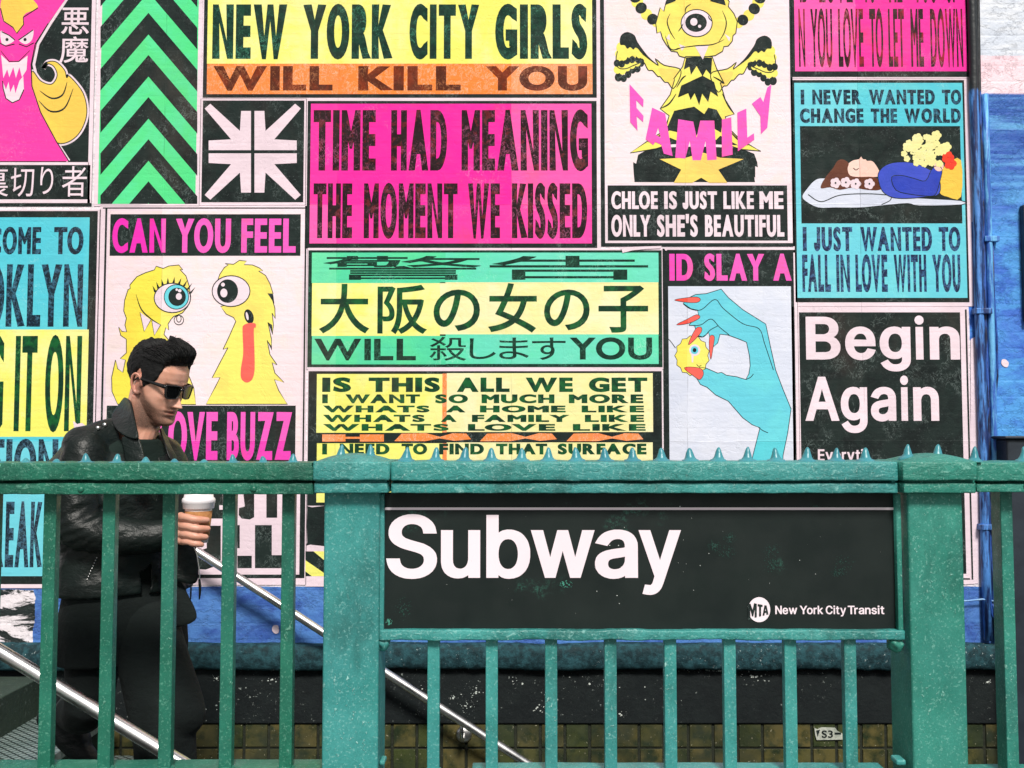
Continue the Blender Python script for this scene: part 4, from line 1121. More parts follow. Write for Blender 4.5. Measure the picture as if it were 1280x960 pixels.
p.part('torn_edge', PAPER, lambda f: f.poly([(775, 309.5), (800, 308.6), (827, 307.8), (825, 310.8), (806, 311.6), (790, 313.4), (778, 316.5), (777, 312.5)], 14).poly([(829, 310), (836, 311.5), (832, 314)], 14))

# --- pink let me down
p = Poster('small pink poster with very narrow stretched red-brown capitals', 988.5, -60, 1212, 98, PAPER)
p.rect('black_border', K, (989, -60, 1209, 96.5))
p.rect('pink_panel', PINK, (992.5, -60, 1206.5, 89.5), lay=2)
p.text(REDBRN, [([('ID', 999, 1010), ('LOVE', 1023, 1065), ('TO', 1078, 1094), ('TIE', 1107, 1127), ('YOU', 1141, 1170), ('UP', 1181, 1196)], -68, 3.5), ([('N', 998, 1006), ('YOU', 1013, 1040), ('LOVE', 1047.5, 1079), ('TO', 1086.5, 1103.5), ('LET', 1110, 1130), ('ME', 1138, 1154), ('DOWN', 1162.5, 1203)], 11.5, 84)], ox=.05, oy=.02)

# --- cyan change the world
p = Poster('cyan poster with a sleeper holding a bouquet on black between navy capitals', 990.5, 98.5, 1213, 383, PAPER)
p.rect('black_border', K, (992, 100.5, 1208, 378))
p.rect('cyan_panel', CYAN, (994.5, 104, 1205.5, 372.5), lay=2)
p.rect('ink_panel', K, (1000.5, 158, 1201, 279.5), lay=3)
p.text(NAVY, [([('I', 1000.5, 1005), ('NEVER', 1015, 1076), ('WANTED', 1085.5, 1168), ('TO', 1177, 1201)], 112.5, 131), ([('CHANGE', 999.5, 1079), ('THE', 1088, 1121), ('WORLD', 1130, 1200.5)], 136, 154)], ox=.085, oy=.045, gap=.09)
p.text(NAVY2, [([('I', 1003, 1008), ('JUST', 1017, 1065), ('WANTED', 1075, 1164.5), ('TO', 1173, 1200)], 284, 314), ([('FALL', 1002.5, 1038), ('IN', 1045, 1062), ('LOVE', 1069, 1109), ('WITH', 1117, 1157.5), ('YOU', 1165, 1200)], 318.5, 365)], ox=.078, oy=.03, gap=.09)
pz = lambda pts: Z(990, 150, 5.565, pts)
pil = smooth(pz([(68, 532), (100, 480), (158, 418), (230, 405), (420, 425), (600, 470), (680, 525), (900, 545), (1172, 562), (1172, 592), (880, 598), (800, 582), (620, 598), (470, 612), (300, 612), (180, 612), (95, 570)]), 3)
blue = smooth(pz([(598, 372), (640, 322), (720, 296), (840, 300), (950, 345), (1015, 390), (1020, 515), (900, 540), (760, 548), (680, 535), (625, 495), (600, 430)]), 4)
arm = smooth(pz([(690, 400), (760, 388), (850, 410), (925, 425), (965, 350), (1000, 322), (1040, 345), (1025, 430), (1000, 510), (960, 532), (830, 520), (720, 490)]), 3)
yel = smooth(pz([(1020, 500), (1030, 380), (1080, 300), (1172, 282), (1172, 536), (1080, 536)]), 3)
face_o = smooth(pz([(384, 310), (420, 282), (462, 272), (478, 254), (492, 272), (512, 274), (520, 284), (548, 284), (572, 300), (604, 352), (612, 392), (540, 402), (470, 400), (400, 392), (380, 350)]), 3)
hair_o = smooth(pz([(392, 302), (350, 276), (312, 288), (284, 335), (246, 380), (206, 440), (200, 478), (262, 470), (330, 488), (420, 472), (520, 488), (612, 486), (618, 430), (560, 398), (470, 398), (402, 388), (384, 340)]), 3)
palm = smooth(pz([(985, 335), (990, 300), (1020, 292), (1050, 312), (1042, 350), (1010, 358)]), 3)
p.part('pillow', ICE, lambda f: f.poly(pil, 4))
p.part('sleeper_face', SKIN_P, lambda f: f.poly(face_o, 5).poly(palm, 9))
p.part('sleeper_hair', HAIR_P, lambda f: f.poly(hair_o, 6))
p.part('blue_jumper', BLUEP, lambda f: f.poly(blue, 7))
p.part('blue_sleeve', BLUED, lambda f: f.poly(arm, 8.5))
p.part('yellow_blanket', GOLD, lambda f: f.poly(yel, 6))
random.seed(3)
fl = [(770 + random.random() * 290, 120 + random.random() * 190) for _ in range(110)]
fl = [q for q in fl if (q[0] - 925) ** 2 / 165 ** 2 + (q[1] - 225) ** 2 / 105 ** 2 < 1][:70]
low = [(300, 440), (372, 436), (440, 446), (535, 446)]
def petals(f, pts, r, lay):
    for x, y in pts:
        for a in range(5): f.poly(pz(ellipse(x + r * .55 * math.cos(a * 1.257), y + r * .55 * math.sin(a * 1.257), r * .52, r * .52, 10)), lay)
p.part('bouquet', PYEL, lambda f: petals(f, fl, 22, 9) or petals(f, [(800, 190), (870, 130), (1000, 110), (1070, 190)], 34, 9))
p.part('blossom', PAPER, lambda f: petals(f, low, 36, 7))
p.part('red_flower', RED, lambda f: petals(f, [(1080, 262), (1098, 305)], 42, 9.5))
p.part('outline', K, lambda f: [f.poly(pz(ellipse(x, y, 6.5, 7, 8)), 9.6) for x, y in fl[::2] + low] and f.stroke(pil, 1, 5, True).stroke(blue, .9, 7.4, True).stroke(arm, .9, 8.9, True).stroke(face_o, .8, 5.5, True).stroke(open_smooth(pz([(424, 336), (442, 350), (462, 338)])), 1, 5.6).stroke(open_smooth(pz([(110, 520), (200, 570), (330, 525), (520, 515), (680, 525)])), 1.2, 5).stroke(open_smooth(pz([(620, 590), (680, 560), (690, 520)])), 1, 6))

p.part('torn_margin', PAPER, lambda f: f.poly([(1208, 99), (1220, 96), (1221, 150), (1219.5, 200), (1221.5, 245), (1219, 279), (1214, 277), (1209.5, 268), (1211, 180)], .2).poly([(1209, 300), (1212, 296), (1210.5, 350), (1208.5, 372)], .2))

# --- cyan and yellow Welcome to Brooklyn
p = Poster('tall cyan and yellow poster of stretched speckled capitals above the stair landing', -190, 262, 121, 735, PAPER)
p.rect('black_border', K, (-188, 264, 117.5, 730))
p.rect('cyan_panel', CYAN, (-180, 272, 111, 412), (-180, 546, 110, 720), lay=2)
p.rect('yellow_panel', YEL, (-180, 412, 110, 546), lay=2)
p.text(NAVY, [([('WELCOME', -66, 52), ('TO', 68, 105)], 284, 318), ([('BROOKLYN', -96, 104)], 330.5, 408.5), ([('SENSATION', -130, 73)], 549, 606), ([('BREAK', -22, 54), ('IN', 71, 96)], 627, 709)], ox=.07, oy=.025)
p.text(DGREEN2, [([('BRING', -86, 5), ('IT', 19, 46.5), ('ON', 57, 102)], 420, 539)], ox=.07, oy=.02)

p.part('torn_edge', PAPER, lambda f: f.poly([(92, 526), (97, 530), (103, 528.5), (110, 534), (112, 560), (104, 552), (99, 546), (94, 541)], 5))

# --- can you feel
p = Poster('white poster of two shaggy yellow monsters between black strips of pink capitals', 121.5, 257.5, 383.5, 592, PAPER)
p.part('black_frame', K, lambda f: f.rect(129, 259.5, 381.5, 261).rect(128.5, 261, 131, 592).rect(379.8, 261, 381.8, 592))
p.rect('pale_panel', PALE, (134, 264, 377, 590))
p.rect('ink_panel', K, (138, 268, 376, 320), (133, 507, 369.5, 592), lay=2)
p.text(MAG, [([('CAN', 141, 207.5), ('YOU', 220, 289), ('FEEL', 302, 370)], 273.5, 316), ([('LOVE', 196, 272.5), ('BUZZ', 284, 365)], 515, 575)], ox=.07, oy=.025)
cz = lambda pts: Z(130, 310, 4.572, pts)
mon1 = cz([(290, 126), (300, 105), (340, 118), (372, 104), (430, 98), (452, 126), (436, 124), (470, 160), (488, 215), (498, 280), (480, 335), (450, 372), (400, 392), (385, 408), (368, 435), (372, 470), (355, 455), (345, 495), (400, 560), (470, 690), (515, 800), (527, 895), (80, 893), (48, 820), (46, 740), (68, 640), (80, 690), (110, 712), (125, 640), (95, 632), (130, 600), (130, 522), (98, 500), (86, 452), (105, 478), (132, 480), (122, 440), (130, 402), (115, 360), (120, 300), (140, 238), (152, 232), (150, 212), (190, 165), (240, 142)])
mon2 = cz([(663, 152), (690, 112), (712, 98), (694, 90), (742, 94), (775, 72), (816, 76), (802, 96), (850, 98), (888, 114), (910, 132), (885, 132), (925, 158), (950, 205), (968, 262), (938, 260), (965, 300), (978, 345), (980, 404), (962, 372), (970, 440), (965, 495), (938, 425), (958, 520), (960, 585), (934, 528), (950, 610), (990, 668), (962, 655), (978, 715), (1030, 768), (975, 752), (1000, 815), (1050, 893), (585, 893), (640, 790), (665, 740), (620, 742), (665, 655), (710, 570), (682, 580), (715, 510), (755, 420), (742, 398), (700, 378), (668, 335), (800, 300), (640, 220)])
p.part('monster_fur', YEL2, lambda f: f.poly(mon1, 2.5).poly(mon2, 2.5))
p.part('eye', PAPER, lambda f: f.poly(cz(ellipse(393, 286, 104, 84)), 4).poly(cz(ellipse(728, 247, 108, 88)), 4))
p.part('iris', CYAN2, lambda f: f.poly(cz(ellipse(416, 280, 70, 70)), 5))
p.part('pupil', K, lambda f: f.poly(cz(ellipse(420, 280, 50, 52)), 6).poly(cz(ellipse(708, 247, 60, 67)), 6))
p.part('eye_glint', PAPER, lambda f: f.poly(cz(ellipse(430, 278, 17, 19)), 7).poly(cz(ellipse(435, 245, 10, 9)), 7).poly(cz(ellipse(418, 239, 7, 7)), 7).poly(cz(ellipse(687, 258, 20, 25)), 7).poly(cz(ellipse(682, 210, 11, 11)), 7))
p.part('fang', PAPER, lambda f: f.polys([cz(q) for q in ([(208, 368), (270, 412), (232, 478)], [(275, 415), (326, 440), (290, 500)])], 3.5))
p.part('tongue', RED, lambda f: f.poly(smooth(cz([(800, 442), (830, 430), (866, 432), (868, 455), (858, 468), (862, 600), (862, 700), (847, 752), (815, 769), (786, 745), (784, 690), (797, 600), (793, 470)])), 6))
def moutl(f):
    f.stroke(mon1, 1.0, 3.4, True).stroke(mon2, 1.0, 3.4, True)
    f.stroke(cz(ellipse(393, 286, 104, 84)), 1.1, 7, True).stroke(cz(ellipse(728, 247, 108, 88)), 1.1, 7, True)
    f.stroke(cz(ellipse(416, 280, 70, 70)), .9, 7, True)
    f.poly(cz(ellipse(830, 392, 26, 42, 20, -.3)), 5)
    f.stroke(cz(ellipse(430, 412, 27, 27)), .9, 7, True).stroke(cz(ellipse(430, 404, 13, 20)), .9, 7, True)
    f.stroke(open_smooth(cz([(185, 265), (215, 350), (270, 405), (330, 442)])), 1.6, 5, taper=True)
    for q in ([(208, 368), (232, 478), (270, 412)], [(275, 415), (290, 500), (326, 440)]): f.stroke(cz(q), .8, 6)
    for i in range(9):
        a = R(205 + i * 17)
        x, y = 393 + 106 * math.cos(a), 286 + 86 * math.sin(a)
        f.poly(cz([(x - 8, y + 4), (x + 8, y + 2), (x + 26 * math.cos(a) + 6, y - 34)]), 5)
    for q in ([(938, 260), (968, 262), (975, 320)], [(938, 425), (962, 440), (966, 495)], [(934, 528), (958, 560), (960, 585)]): f.poly(cz(q), 4)
p.part('outline', K, moutl)
p.part('mouth_glint', PAPER, lambda f: f.poly(cz(ellipse(820, 390, 7, 24, 14, -.2)), 7))

# --- Osaka
p = Poster('wide mint poster with six large Japanese characters on a yellow band', 383.5, 311, 829, 461.5, PAPER)
p.rect('black_border', TEALK, (385, 313, 827.5, 459))
p.rect('mint_band', MINT, (390, 316, 557, 354), (390, 420, 557, 455.5), lay=2)
p.rect('aqua_band', AQUA, (557, 316, 823, 353), (557, 418, 823, 455), lay=2)
p.rect('yellow_band', YEL, (390, 354, 550, 420), lay=2)
p.rect('faded_yellow_band', PYEL, (550, 353, 823, 418), lay=2)
p.text(TEALK, [([('警', 404, 602)], 320, 350), ([('告', 612, 810)], 320, 350)], lay=3, ox=0, oy=.012, boxed=True)
p.text(DGREEN2, [([('大', 399, 462)], 355, 417), ([('阪', 472, 534)], 356, 418), ([('の', 542, 600)], 362, 414), ([('女', 610, 671)], 354, 416), ([('の', 680, 737)], 362, 413), ([('子', 748, 810)], 357, 416)], lay=3, ox=.016, oy=.016, boxed=True)
p.text(TEALK, [([('WILL', 393, 520)], 423.5, 450.5), ([('YOU', 712, 815)], 422, 449.5)], lay=3, ox=.03, oy=.03)
p.text(TEALK, [([('殺', 537, 583)], 421, 451), ([('し', 587, 620)], 423, 449), ([('ま', 624, 661)], 422, 449), ([('す', 665, 707)], 422, 450)], lay=3, ox=.004, oy=.004, boxed=True)

# --- Is this all we get
p = Poster('black bordered yellow poster with stacked rows of wide green capitals', 383.5, 461.5, 829, 733, PAPER)
p.rect('black_border', K, (385, 464, 827.5, 632), lay=1)
p.rect('yellow_panel', YEL, (396, 467.5, 553, 541), (396, 554, 553, 628), lay=2)
p.rect('faded_yellow_panel', PYEL, (558.5, 466.5, 816, 540), (558.5, 553, 816, 628), lay=2)
p.rect('orange_strip', ORG, (553, 467, 558.5, 540.5), (553, 554, 558.5, 628), lay=2)
p.part('zigzag', ORG, lambda f: f.polys([[(403, 543), (432, 543), (432, 552), (403, 552)], [(432, 546), (450, 546), (450, 548.5), (432, 548.5)], [(450, 543), (480, 543), (480, 552), (450, 552)]] + [[(x, 551.5), (x + 9, 542), (x + 40, 541.5), (x + 57, 546), (x + 73, 541.5), (x + 90, 542), (x + 96, 549), (x + 75, 551), (x + 57, 548), (x + 38, 551.5)] for x in (493, 600, 708)], 2))
p.text(DGREEN2, [([('IS', 403, 439), ('THIS', 461, 550), ('ALL', 571, 637), ('WE', 657, 716), ('GET', 736, 809)], 472, 490),
                ([('I', 403, 410), ('WANT', 432, 525), ('SO', 544, 585), ('MUCH', 602, 693), ('MORE', 711, 804)], 493, 504),
                ([('WHATS', 404, 537), ('A', 557, 582), ('HOME', 600, 707), ('LIKE', 727, 805)], 507, 515.5),
                ([('WHATS', 404, 531), ('A', 551, 571), ('FAMILY', 590, 712), ('LIKE', 731, 805)], 518.5, 527.5),
                ([('WHATS', 404, 561), ('LOVE', 585, 694), ('LIKE', 716, 807)], 530, 538.5),
                ([('I', 403, 409), ('NEED', 425, 487), ('TO', 502, 534), ('FIND', 549, 605), ('THAT', 620, 684), ('SURFACE', 697, 808)], 554.5, 568)], ox=.07, oy=.05)
p.part('black_block', K, lambda f: f.poly([(382.2 + a, 634 + b) for a, b in smooth([(2, 2), (2, 44), (6, 46.5), (60, 46.5), (60, 0), (8, 0)], 2)], 2))
p.part('striped_panel', YEL, lambda f: f.rect(382, 689, 443, 720, lay=1.5))
p.part('diagonal_stripe', K, lambda f: f.polys([[(382, 689), (392, 689), (430, 720), (411, 720), (382, 700)], [(382, 714), (390, 720), (382, 720)]], 2))

# --- I'd slay a
p = Poster('pale blue poster of a large cyan hand with red nails pinching a yellow ball', 829, 311, 998, 592, K)
p.rect('white_border', PAPER, (831, 309.5, 993, 312.5), (993.5, 316, 997.5, 592), lay=1)
p.rect('pale_blue_panel', ICE, (836, 358, 990, 590))
p.text(MAG, [([('ID', 836.5, 866), ('SLAY', 880, 955), ('A', 966, 989)], 317.5, 351)], ox=.075, oy=.03)
hz = lambda pts: Z(825, 350, 4.171, pts)
hand = hz([(120, 122), (160, 88), (185, 76), (240, 72), (318, 48), (355, 92), (430, 155), (550, 230), (575, 350), (602, 470), (640, 570), (682, 672), (664, 800), (640, 915), (640, 985), (470, 985), (483, 915), (520, 770), (480, 755), (430, 718), (355, 632), (290, 600), (245, 560), (210, 545), (192, 515), (205, 455), (240, 460), (300, 486), (320, 482), (345, 497), (400, 505), (446, 519), (462, 490), (469, 445), (465, 395), (450, 325), (410, 308), (352, 287), (312, 283), (300, 328), (280, 347), (262, 312), (253, 275), (222, 297), (195, 290), (180, 240), (150, 235), (200, 182), (195, 158), (160, 150)])
p.part('hand', CYAN2, lambda f: f.poly(hand, 2))
ball = hz([(167 + (86 + 5 * ((i % 2) * 2 - 1)) * math.cos(2 * math.pi * i / 26), 395 + (100 + 5 * ((i % 2) * 2 - 1)) * math.sin(2 * math.pi * i / 26)) for i in range(26)])
p.part('ball', YEL2, lambda f: f.poly(ball, 2.7))
p.part('ball_eye', PAPER, lambda f: f.poly(hz(ellipse(180, 366, 29, 30)), 3.4).poly(hz([(162, 385), (175, 388), (172, 430), (165, 430)]), 3.4))
p.part('ball_iris', CYAN2, lambda f: f.poly(hz(ellipse(179, 366, 20, 21)), 4))
nails = [smooth(hz(q), 4) for q in ([(75, 105), (130, 94), (190, 89), (210, 103), (190, 118), (130, 116)], [(85, 234), (140, 205), (190, 181), (206, 198), (150, 226)], [(147, 338), (165, 290), (190, 250), (214, 248), (214, 272), (180, 312)], [(264, 415), (256, 350), (257, 300), (270, 288), (283, 300), (276, 350)], [(125, 458), (205, 459), (226, 488), (208, 519), (180, 505)])]
p.part('fingernail', RED, lambda f: f.polys(nails, 3.6))
def houtl(f):
    f.stroke(hand, .9, 3, True).stroke(ball, .8, 3.1, True)
    for q in nails: f.stroke(q, .6, 4.2, True)
    for q in ([(120, 125), (160, 152), (215, 155), (285, 102), (330, 150), (430, 228), (515, 255), (545, 335), (590, 470)], [(150, 237), (210, 235), (265, 204), (310, 247), (360, 287)], [(185, 290), (225, 297), (260, 262), (300, 240)], [(446, 519), (470, 508), (486, 490)], [(510, 765), (530, 782), (562, 797)], [(190, 440), (200, 450), (215, 446)], [(18, 305), (45, 310), (80, 355)]):
        f.stroke(open_smooth(hz(q)), .9, 3.3)
    f.poly(hz(ellipse(179, 366, 10, 11)), 5)
p.part('outline', K, houtl)

# --- Begin again
p = Poster('white bordered black poster with bold white words Begin Again', 991.5, 383.5, 1213.5, 730, PAPER)
p.part('black_frame', K, lambda f: f.rect(994, 384.5, 995.3, 727).rect(1209.8, 387, 1212, 724.5).rect(996, 722.5, 1212, 724.5))
p.rect('ink_panel', K, (1001, 390.5, 1203.5, 717))
p.part('torn_margin', PAPER, lambda f: f.poly([(1213, 424), (1219, 421), (1222.5, 430), (1221, 470), (1222.5, 520), (1221.5, 600), (1223.5, 660), (1222.5, 729), (1205, 730.5), (1205, 727), (1213, 727)], .2))
H = dict(font='H', ox=.024, oy=.018)
p.text(PAPER, [([('B', 1007, 1050), ('e', 1056, 1094), ('g', 1099, 1137.5), ('i', 1143, 1154.5), ('n', 1161.5, 1199)], 396, 449.5),
               ([('A', 1006, 1048.5), ('g', 1050.5, 1083.5), ('a', 1088, 1119.5), ('i', 1125, 1135), ('n', 1141, 1173)], 471, 526),
               ([('Everyti', 1022, 1079), ], 561.5, 576)], **H)

# --- black and white graphic sheet
p = Poster('white poster of bold black block shapes low behind the railing', 121.5, 592, 383.5, 731, PAPER)
gz = lambda pts: Z(240, 560, 4, pts)
p.part('black_block', K, lambda f: f.polys([gz(q) for q in (
    [(-320, 200), (-60, 200), (-60, 600), (-320, 600)],
    [(-40, 200), (155, 200), (155, 352), (80, 352), (80, 360), (-40, 360)], [(75, 388), (145, 388), (145, 560), (118, 590), (70, 607), (-40, 600), (-40, 540), (75, 500)],
    [(255, 200), (312, 200), (312, 345), (290, 357), (250, 352), (235, 335), (236, 300), (265, 292)], [(373, 180), (427, 180), (427, 348), (373, 348)],
    [(316, 385), (400, 385), (400, 535), (450, 535), (450, 600), (316, 600)], [(228, 538), (300, 538), (300, 600), (228, 600)], [(170, 320), (225, 320), (225, 600), (170, 600)], [(228, 385), (240, 385), (240, 500), (228, 500)])], 1).rect(244, 718, 375, 722.5, 1).rect(375, 592, 381.5, 722.5, 1))
p.part('white_mark', PAPER, lambda f: f.polys([gz([(138, 286), (160, 286), (160, 308), (138, 308)]), gz([(0, 420), (60, 420), (60, 480), (0, 520)])], 2))

# ------------------------------------------------------------------ the man walking down with a coffee cup
from mathutils.bvhtree import BVHTree
YP = 2.95
SC = .905
HEAD_C = at(195.5, 482.5, YP)
HEAD_M = Matrix.Translation(HEAD_C) @ Matrix.Rotation(R(-22), 4, 'Z') @ Matrix.Rotation(R(19), 4, 'Y') @ Matrix.Rotation(R(2), 4, 'X') @ Matrix.Scale(SC, 4)
def lerp_tab(tab, z):
    if z <= tab[0][0]: return tab[0][1:]
    for a, b in zip(tab, tab[1:]):
        if z <= b[0]:
            t = (z - a[0]) / (b[0] - a[0]); t = t * t * (3 - 2 * t) * .5 + t * .5
            return tuple(p + (q - p) * t for p, q in zip(a[1:], b[1:]))
    return tab[-1][1:]
HT = [(-.120, .070, .040, .012), (-.115, .086, .030, .026), (-.106, .0935, .010, .038), (-.095, .0945, -.010, .046), (-.082, .0915, -.028, .053), (-.068, .0935, -.045, .0585),
      (-.055, .0950, -.056, .0625), (-.040, .0935, -.063, .066), (-.020, .0900, -.072, .0695), (0, .0870, -.082, .0715), (.015, .0885, -.089, .073), (.030, .0960, -.094, .0745),
      (.050, .0985, -.097, .076), (.070, .0960, -.096, .0755), (.090, .0850, -.088, .070), (.105, .0660, -.073, .059), (.117, .0400, -.048, .040), (.124, .012, -.020, .014)]
def g(u, s): return math.exp(-(u / s) ** 2)
def face_add(y, z):
    a = 0.0
    if -.050 < z < .034:                                            # nose: bridge, tip
        t = (.026 - z) / .064
        h = .034 * max(0, min(1, t)) ** 1.1 + .003
        if z < -.039: h *= max(0, 1 - (-.039 - z) / .010)
        if z > .022: h *= max(0, 1 - (z - .022) / .012)
        a += h * g(y, .0062 + .0065 * max(0, min(1, t)))
    for s in (-1, 1):
        a += .0075 * g(y - s * .0135, .0062) * g(z + .0400, .0070)      # nostril wings
        a += .0055 * g(y - s * .027, .021) * g(z - .033, .0080)         # brow
        a -= .0085 * g(y - s * .032, .015) * g(z - .013, .0105)         # eye socket
        a += .0035 * g(y - s * .031, .010) * g(z - .011, .0065)         # eyeball under the lid
        a += .0045 * g(y - s * .048, .016) * g(z + .016, .014)          # cheekbone
        a -= .0040 * g(y - s * .045, .014) * g(z + .052, .018)          # hollow cheek
        a -= .0022 * g(y - s * .025, .004) * g(z + .066, .006)          # mouth corner
    a += .0085 * g(y, .021) * g(z + .0570, .0048) * (1 - .25 * g(y, .004))
    a += .0100 * g(y, .018) * g(z + .0712, .0056)
    a -= .0105 * g(y, .025) * g(z + .0640, .0028)
    a -= .0035 * g(y, .022) * g(z + .0830, .0060)
    a += .0085 * g(y, .019) * g(z + .1000, .0120)
    return a
def head_pt(z, th):
    xf, xb, w = lerp_tab(HT, z)
    cx = (xf + xb) * .5 + .008
    c, s = math.cos(th), math.sin(th)
    p = 2.35 if c > 0 else 2.05
    a = (xf - cx) if c > 0 else (cx - xb)
    r = 1 / ((abs(c) / a) ** p + (abs(s) / w) ** p) ** (1 / p)
    x, y = cx + r * c, r * s
    if c > 0: x += face_add(y, z) * min(1, c * 2.2)
    return Vector((x, y, z))
NT_, NZ_ = 132, 128
hv, hf = [], []
for i in range(NZ_ + 1):
    z = -.120 + .244 * i / NZ_
    for k in range(NT_):
        t = 2 * k / NT_ - 1
        hv.append(head_pt(z, math.copysign(math.pi * abs(t) ** 1.55, t)))
for i in range(NZ_):
    for k in range(NT_): hf.append((i * NT_ + k, i * NT_ + (k + 1) % NT_, (i + 1) * NT_ + (k + 1) % NT_, (i + 1) * NT_ + k))
hf += [tuple(range(NT_))[::-1], tuple(NZ_ * NT_ + k for k in range(NT_))]
head_bvh = BVHTree.FromPolygons(hv, hf)
def remesh(m, voxel, smooth_it=3, factor=.5):
    me = bpy.data.meshes.new('tmp'); me.from_pydata(m.v, [], m.f); me.update()
    o = bpy.data.objects.new('tmp', me); C.objects.link(o)
    r = o.modifiers.new('r', 'REMESH'); r.mode = 'VOXEL'; r.voxel_size = voxel
    if smooth_it:
        s = o.modifiers.new('s', 'SMOOTH'); s.factor = factor; s.iterations = smooth_it
    e = o.evaluated_get(bpy.context.evaluated_depsgraph_get())
    q = e.to_mesh()
    v, f = [x.co.copy() for x in q.vertices], [tuple(p.vertices) for p in q.polygons]
    e.to_mesh_clear(); bpy.data.objects.remove(o); bpy.data.meshes.remove(me)
    return v, f
def ball(m, c, r, sub=3):
    bm = bmesh.new(); bmesh.ops.create_icosphere(bm, subdivisions=sub, radius=1)
    rx, ry, rz = r if isinstance(r, (tuple, list)) else (r, r, r)
    for v in bm.verts: v.co = Vector(c) + Vector((v.co.x * rx, v.co.y * ry, v.co.z * rz))
    m.bm(bm)
def limb(m, pts, rs, n=20, k=6):
    """smooth tapered limb with round ends"""
    P_, R_ = [], []
    q = [pts[0]] + list(pts) + [pts[-1]]
    qr = [rs[0]] + list(rs) + [rs[-1]]
    for i in range(1, len(q) - 2):
        for j in range(k):
            t = j / k
            a, b, c, d = (Vector(q[i + o]) for o in (-1, 0, 1, 2))
            P_.append(.5 * (2 * b + (c - a) * t + (2 * a - 5 * b + 4 * c - d) * t * t + (3 * b - a - 3 * c + d) * t ** 3))
            R_.append(qr[i] + (qr[i + 1] - qr[i]) * t)
    P_.append(Vector(pts[-1])); R_.append(rs[-1])
    m.tube(P_, R_, n)
    ball(m, P_[0], R_[0] * .99); ball(m, P_[-1], R_[-1] * .99)
def loft(m, rings, yaw, n=36, p=2.3):
    """stack of elliptical sections: (centre, half breadth, half depth)"""
    c, s = math.cos(yaw), math.sin(yaw)
    vs, fs = [], []
    for ctr, b, d in rings:
        for k in range(n):
            a = 2 * math.pi * k / n
            u, v = math.copysign(abs(math.cos(a)) ** (2 / p), math.cos(a)) * d, math.copysign(abs(math.sin(a)) ** (2 / p), math.sin(a)) * b
            vs.append(Vector(ctr) + Vector((u * c - v * s, u * s + v * c, 0)))
    for i in range(len(rings) - 1):
        for k in range(n): fs.append((i * n + k, i * n + (k + 1) % n, (i + 1) * n + (k + 1) % n, (i + 1) * n + k))
    fs += [tuple(range(n)), tuple((len(rings) - 1) * n + k for k in range(n))[::-1]]
    m.add(vs, fs)
TY = R(-47)                                                        # the chest faces between the camera and the way he walks
FWD, SIDE = Vector((math.cos(TY), math.sin(TY), 0)), Vector((-math.sin(TY), math.cos(TY), 0))

# cup and the hand round it
YC = 2.79
CUP_T, CUP_B = at(247.5, 621, YC), at(247.5, 678, YC)
cup_h = CUP_T.z - CUP_B.z
def cup_r(z): return .0275 + .0135 * (z - CUP_B.z) / cup_h
body = MB()
body.add([HEAD_M @ v for v in hv], hf)
for s in (-1, 1):                                                   # ears
    e = []
    for k in range(15):
        a = R(-100 + 285 * k / 14)
        e.append(HEAD_M @ Vector((-.013 - .0190 * math.cos(a) - .006 * math.sin(a), s * (.0790 + .0045 * math.sin(a) - .004 * math.cos(a) * -1), .004 + .032 * math.sin(a))))
    body.tube(e, [.0042] * 15, 10)
    q = MB(); ball(q, (0, 0, 0), (.0175, .0075, .030))
    body.add([HEAD_M @ (Vector(v) + Vector((-.010, s * .0700, .003))) for v in q.v], q.f)
    q = MB(); ball(q, (0, 0, 0), (.0075, .0042, .0085))
    body.add([HEAD_M @ (Vector(v) + Vector((-.004, s * .0735, -.025))) for v in q.v], q.f)
    q = MB(); ball(q, (0, 0, 0), (.0040, .0045, .0080))
    body.add([HEAD_M @ (Vector(v) + Vector((.003, s * .0745, .001))) for v in q.v], q.f)
NB = at(163, 566, YP + .01)
neck_top = HEAD_M @ Vector((-.022, 0, -.020))
limb(body, [neck_top, (neck_top + NB) * .5 + Vector((.006, 0, 0)), NB, NB + Vector((0, 0, -.08))], [.056, .0565, .064, .08], 26)
limb(body, [HEAD_M @ Vector((-.018, -.062, -.045)), NB + FWD * .045 + Vector((0, 0, .012))], [.012, .013], 12)       # neck cord towards the collarbone
limb(body, [HEAD_M @ Vector((.045, -.012, -.098)), HEAD_M @ Vector((.015, 0, -.085)), NB + FWD * .03], [.028, .035, .045], 16)
TC = [(at(160, 560, YP + .02), .085, .050), (at(155, 578, YP + .02), .140, .070), (at(152, 604, YP), .165, .085), (at(153, 650, YP), .150, .085), (at(157, 700, YP), .135, .080), (at(160, 760, YP), .145, .085), (at(158, 800, YP), .14, .085)]
loft(body, TC, TY)
SH_N, SH_F = at(103, 571, 2.83), at(203, 571, 3.07)
EL_N, WR_N = at(99, 660, 2.775), at(219, 667, 2.815)
limb(body, [SH_N + Vector((.01, .01, -.02)), EL_N], [.044, .040], 18); limb(body, [EL_N, WR_N], [.042, .027], 18)
EL_F, WR_F = at(221, 676, 3.13), at(212, 738, 2.98)
limb(body, [SH_F + Vector((-.01, -.01, -.02)), EL_F], [.044, .040], 18); limb(body, [EL_F, WR_F, at(208, 762, 2.95)], [.042, .028, .035], 18)
HIP_A, KN_A, AN_A = at(182, 785, 2.93), at(206, 925, 2.80), at(203, 1118, 2.93)
HIP_B, KN_B, AN_B = at(118, 785, 3.02), at(110, 880, 2.86), at(92, 884, 3.22)
limb(body, [HIP_A, KN_A, AN_A], [.075, .055, .04], 18); limb(body, [HIP_B, KN_B, AN_B], [.075, .055, .04], 18)
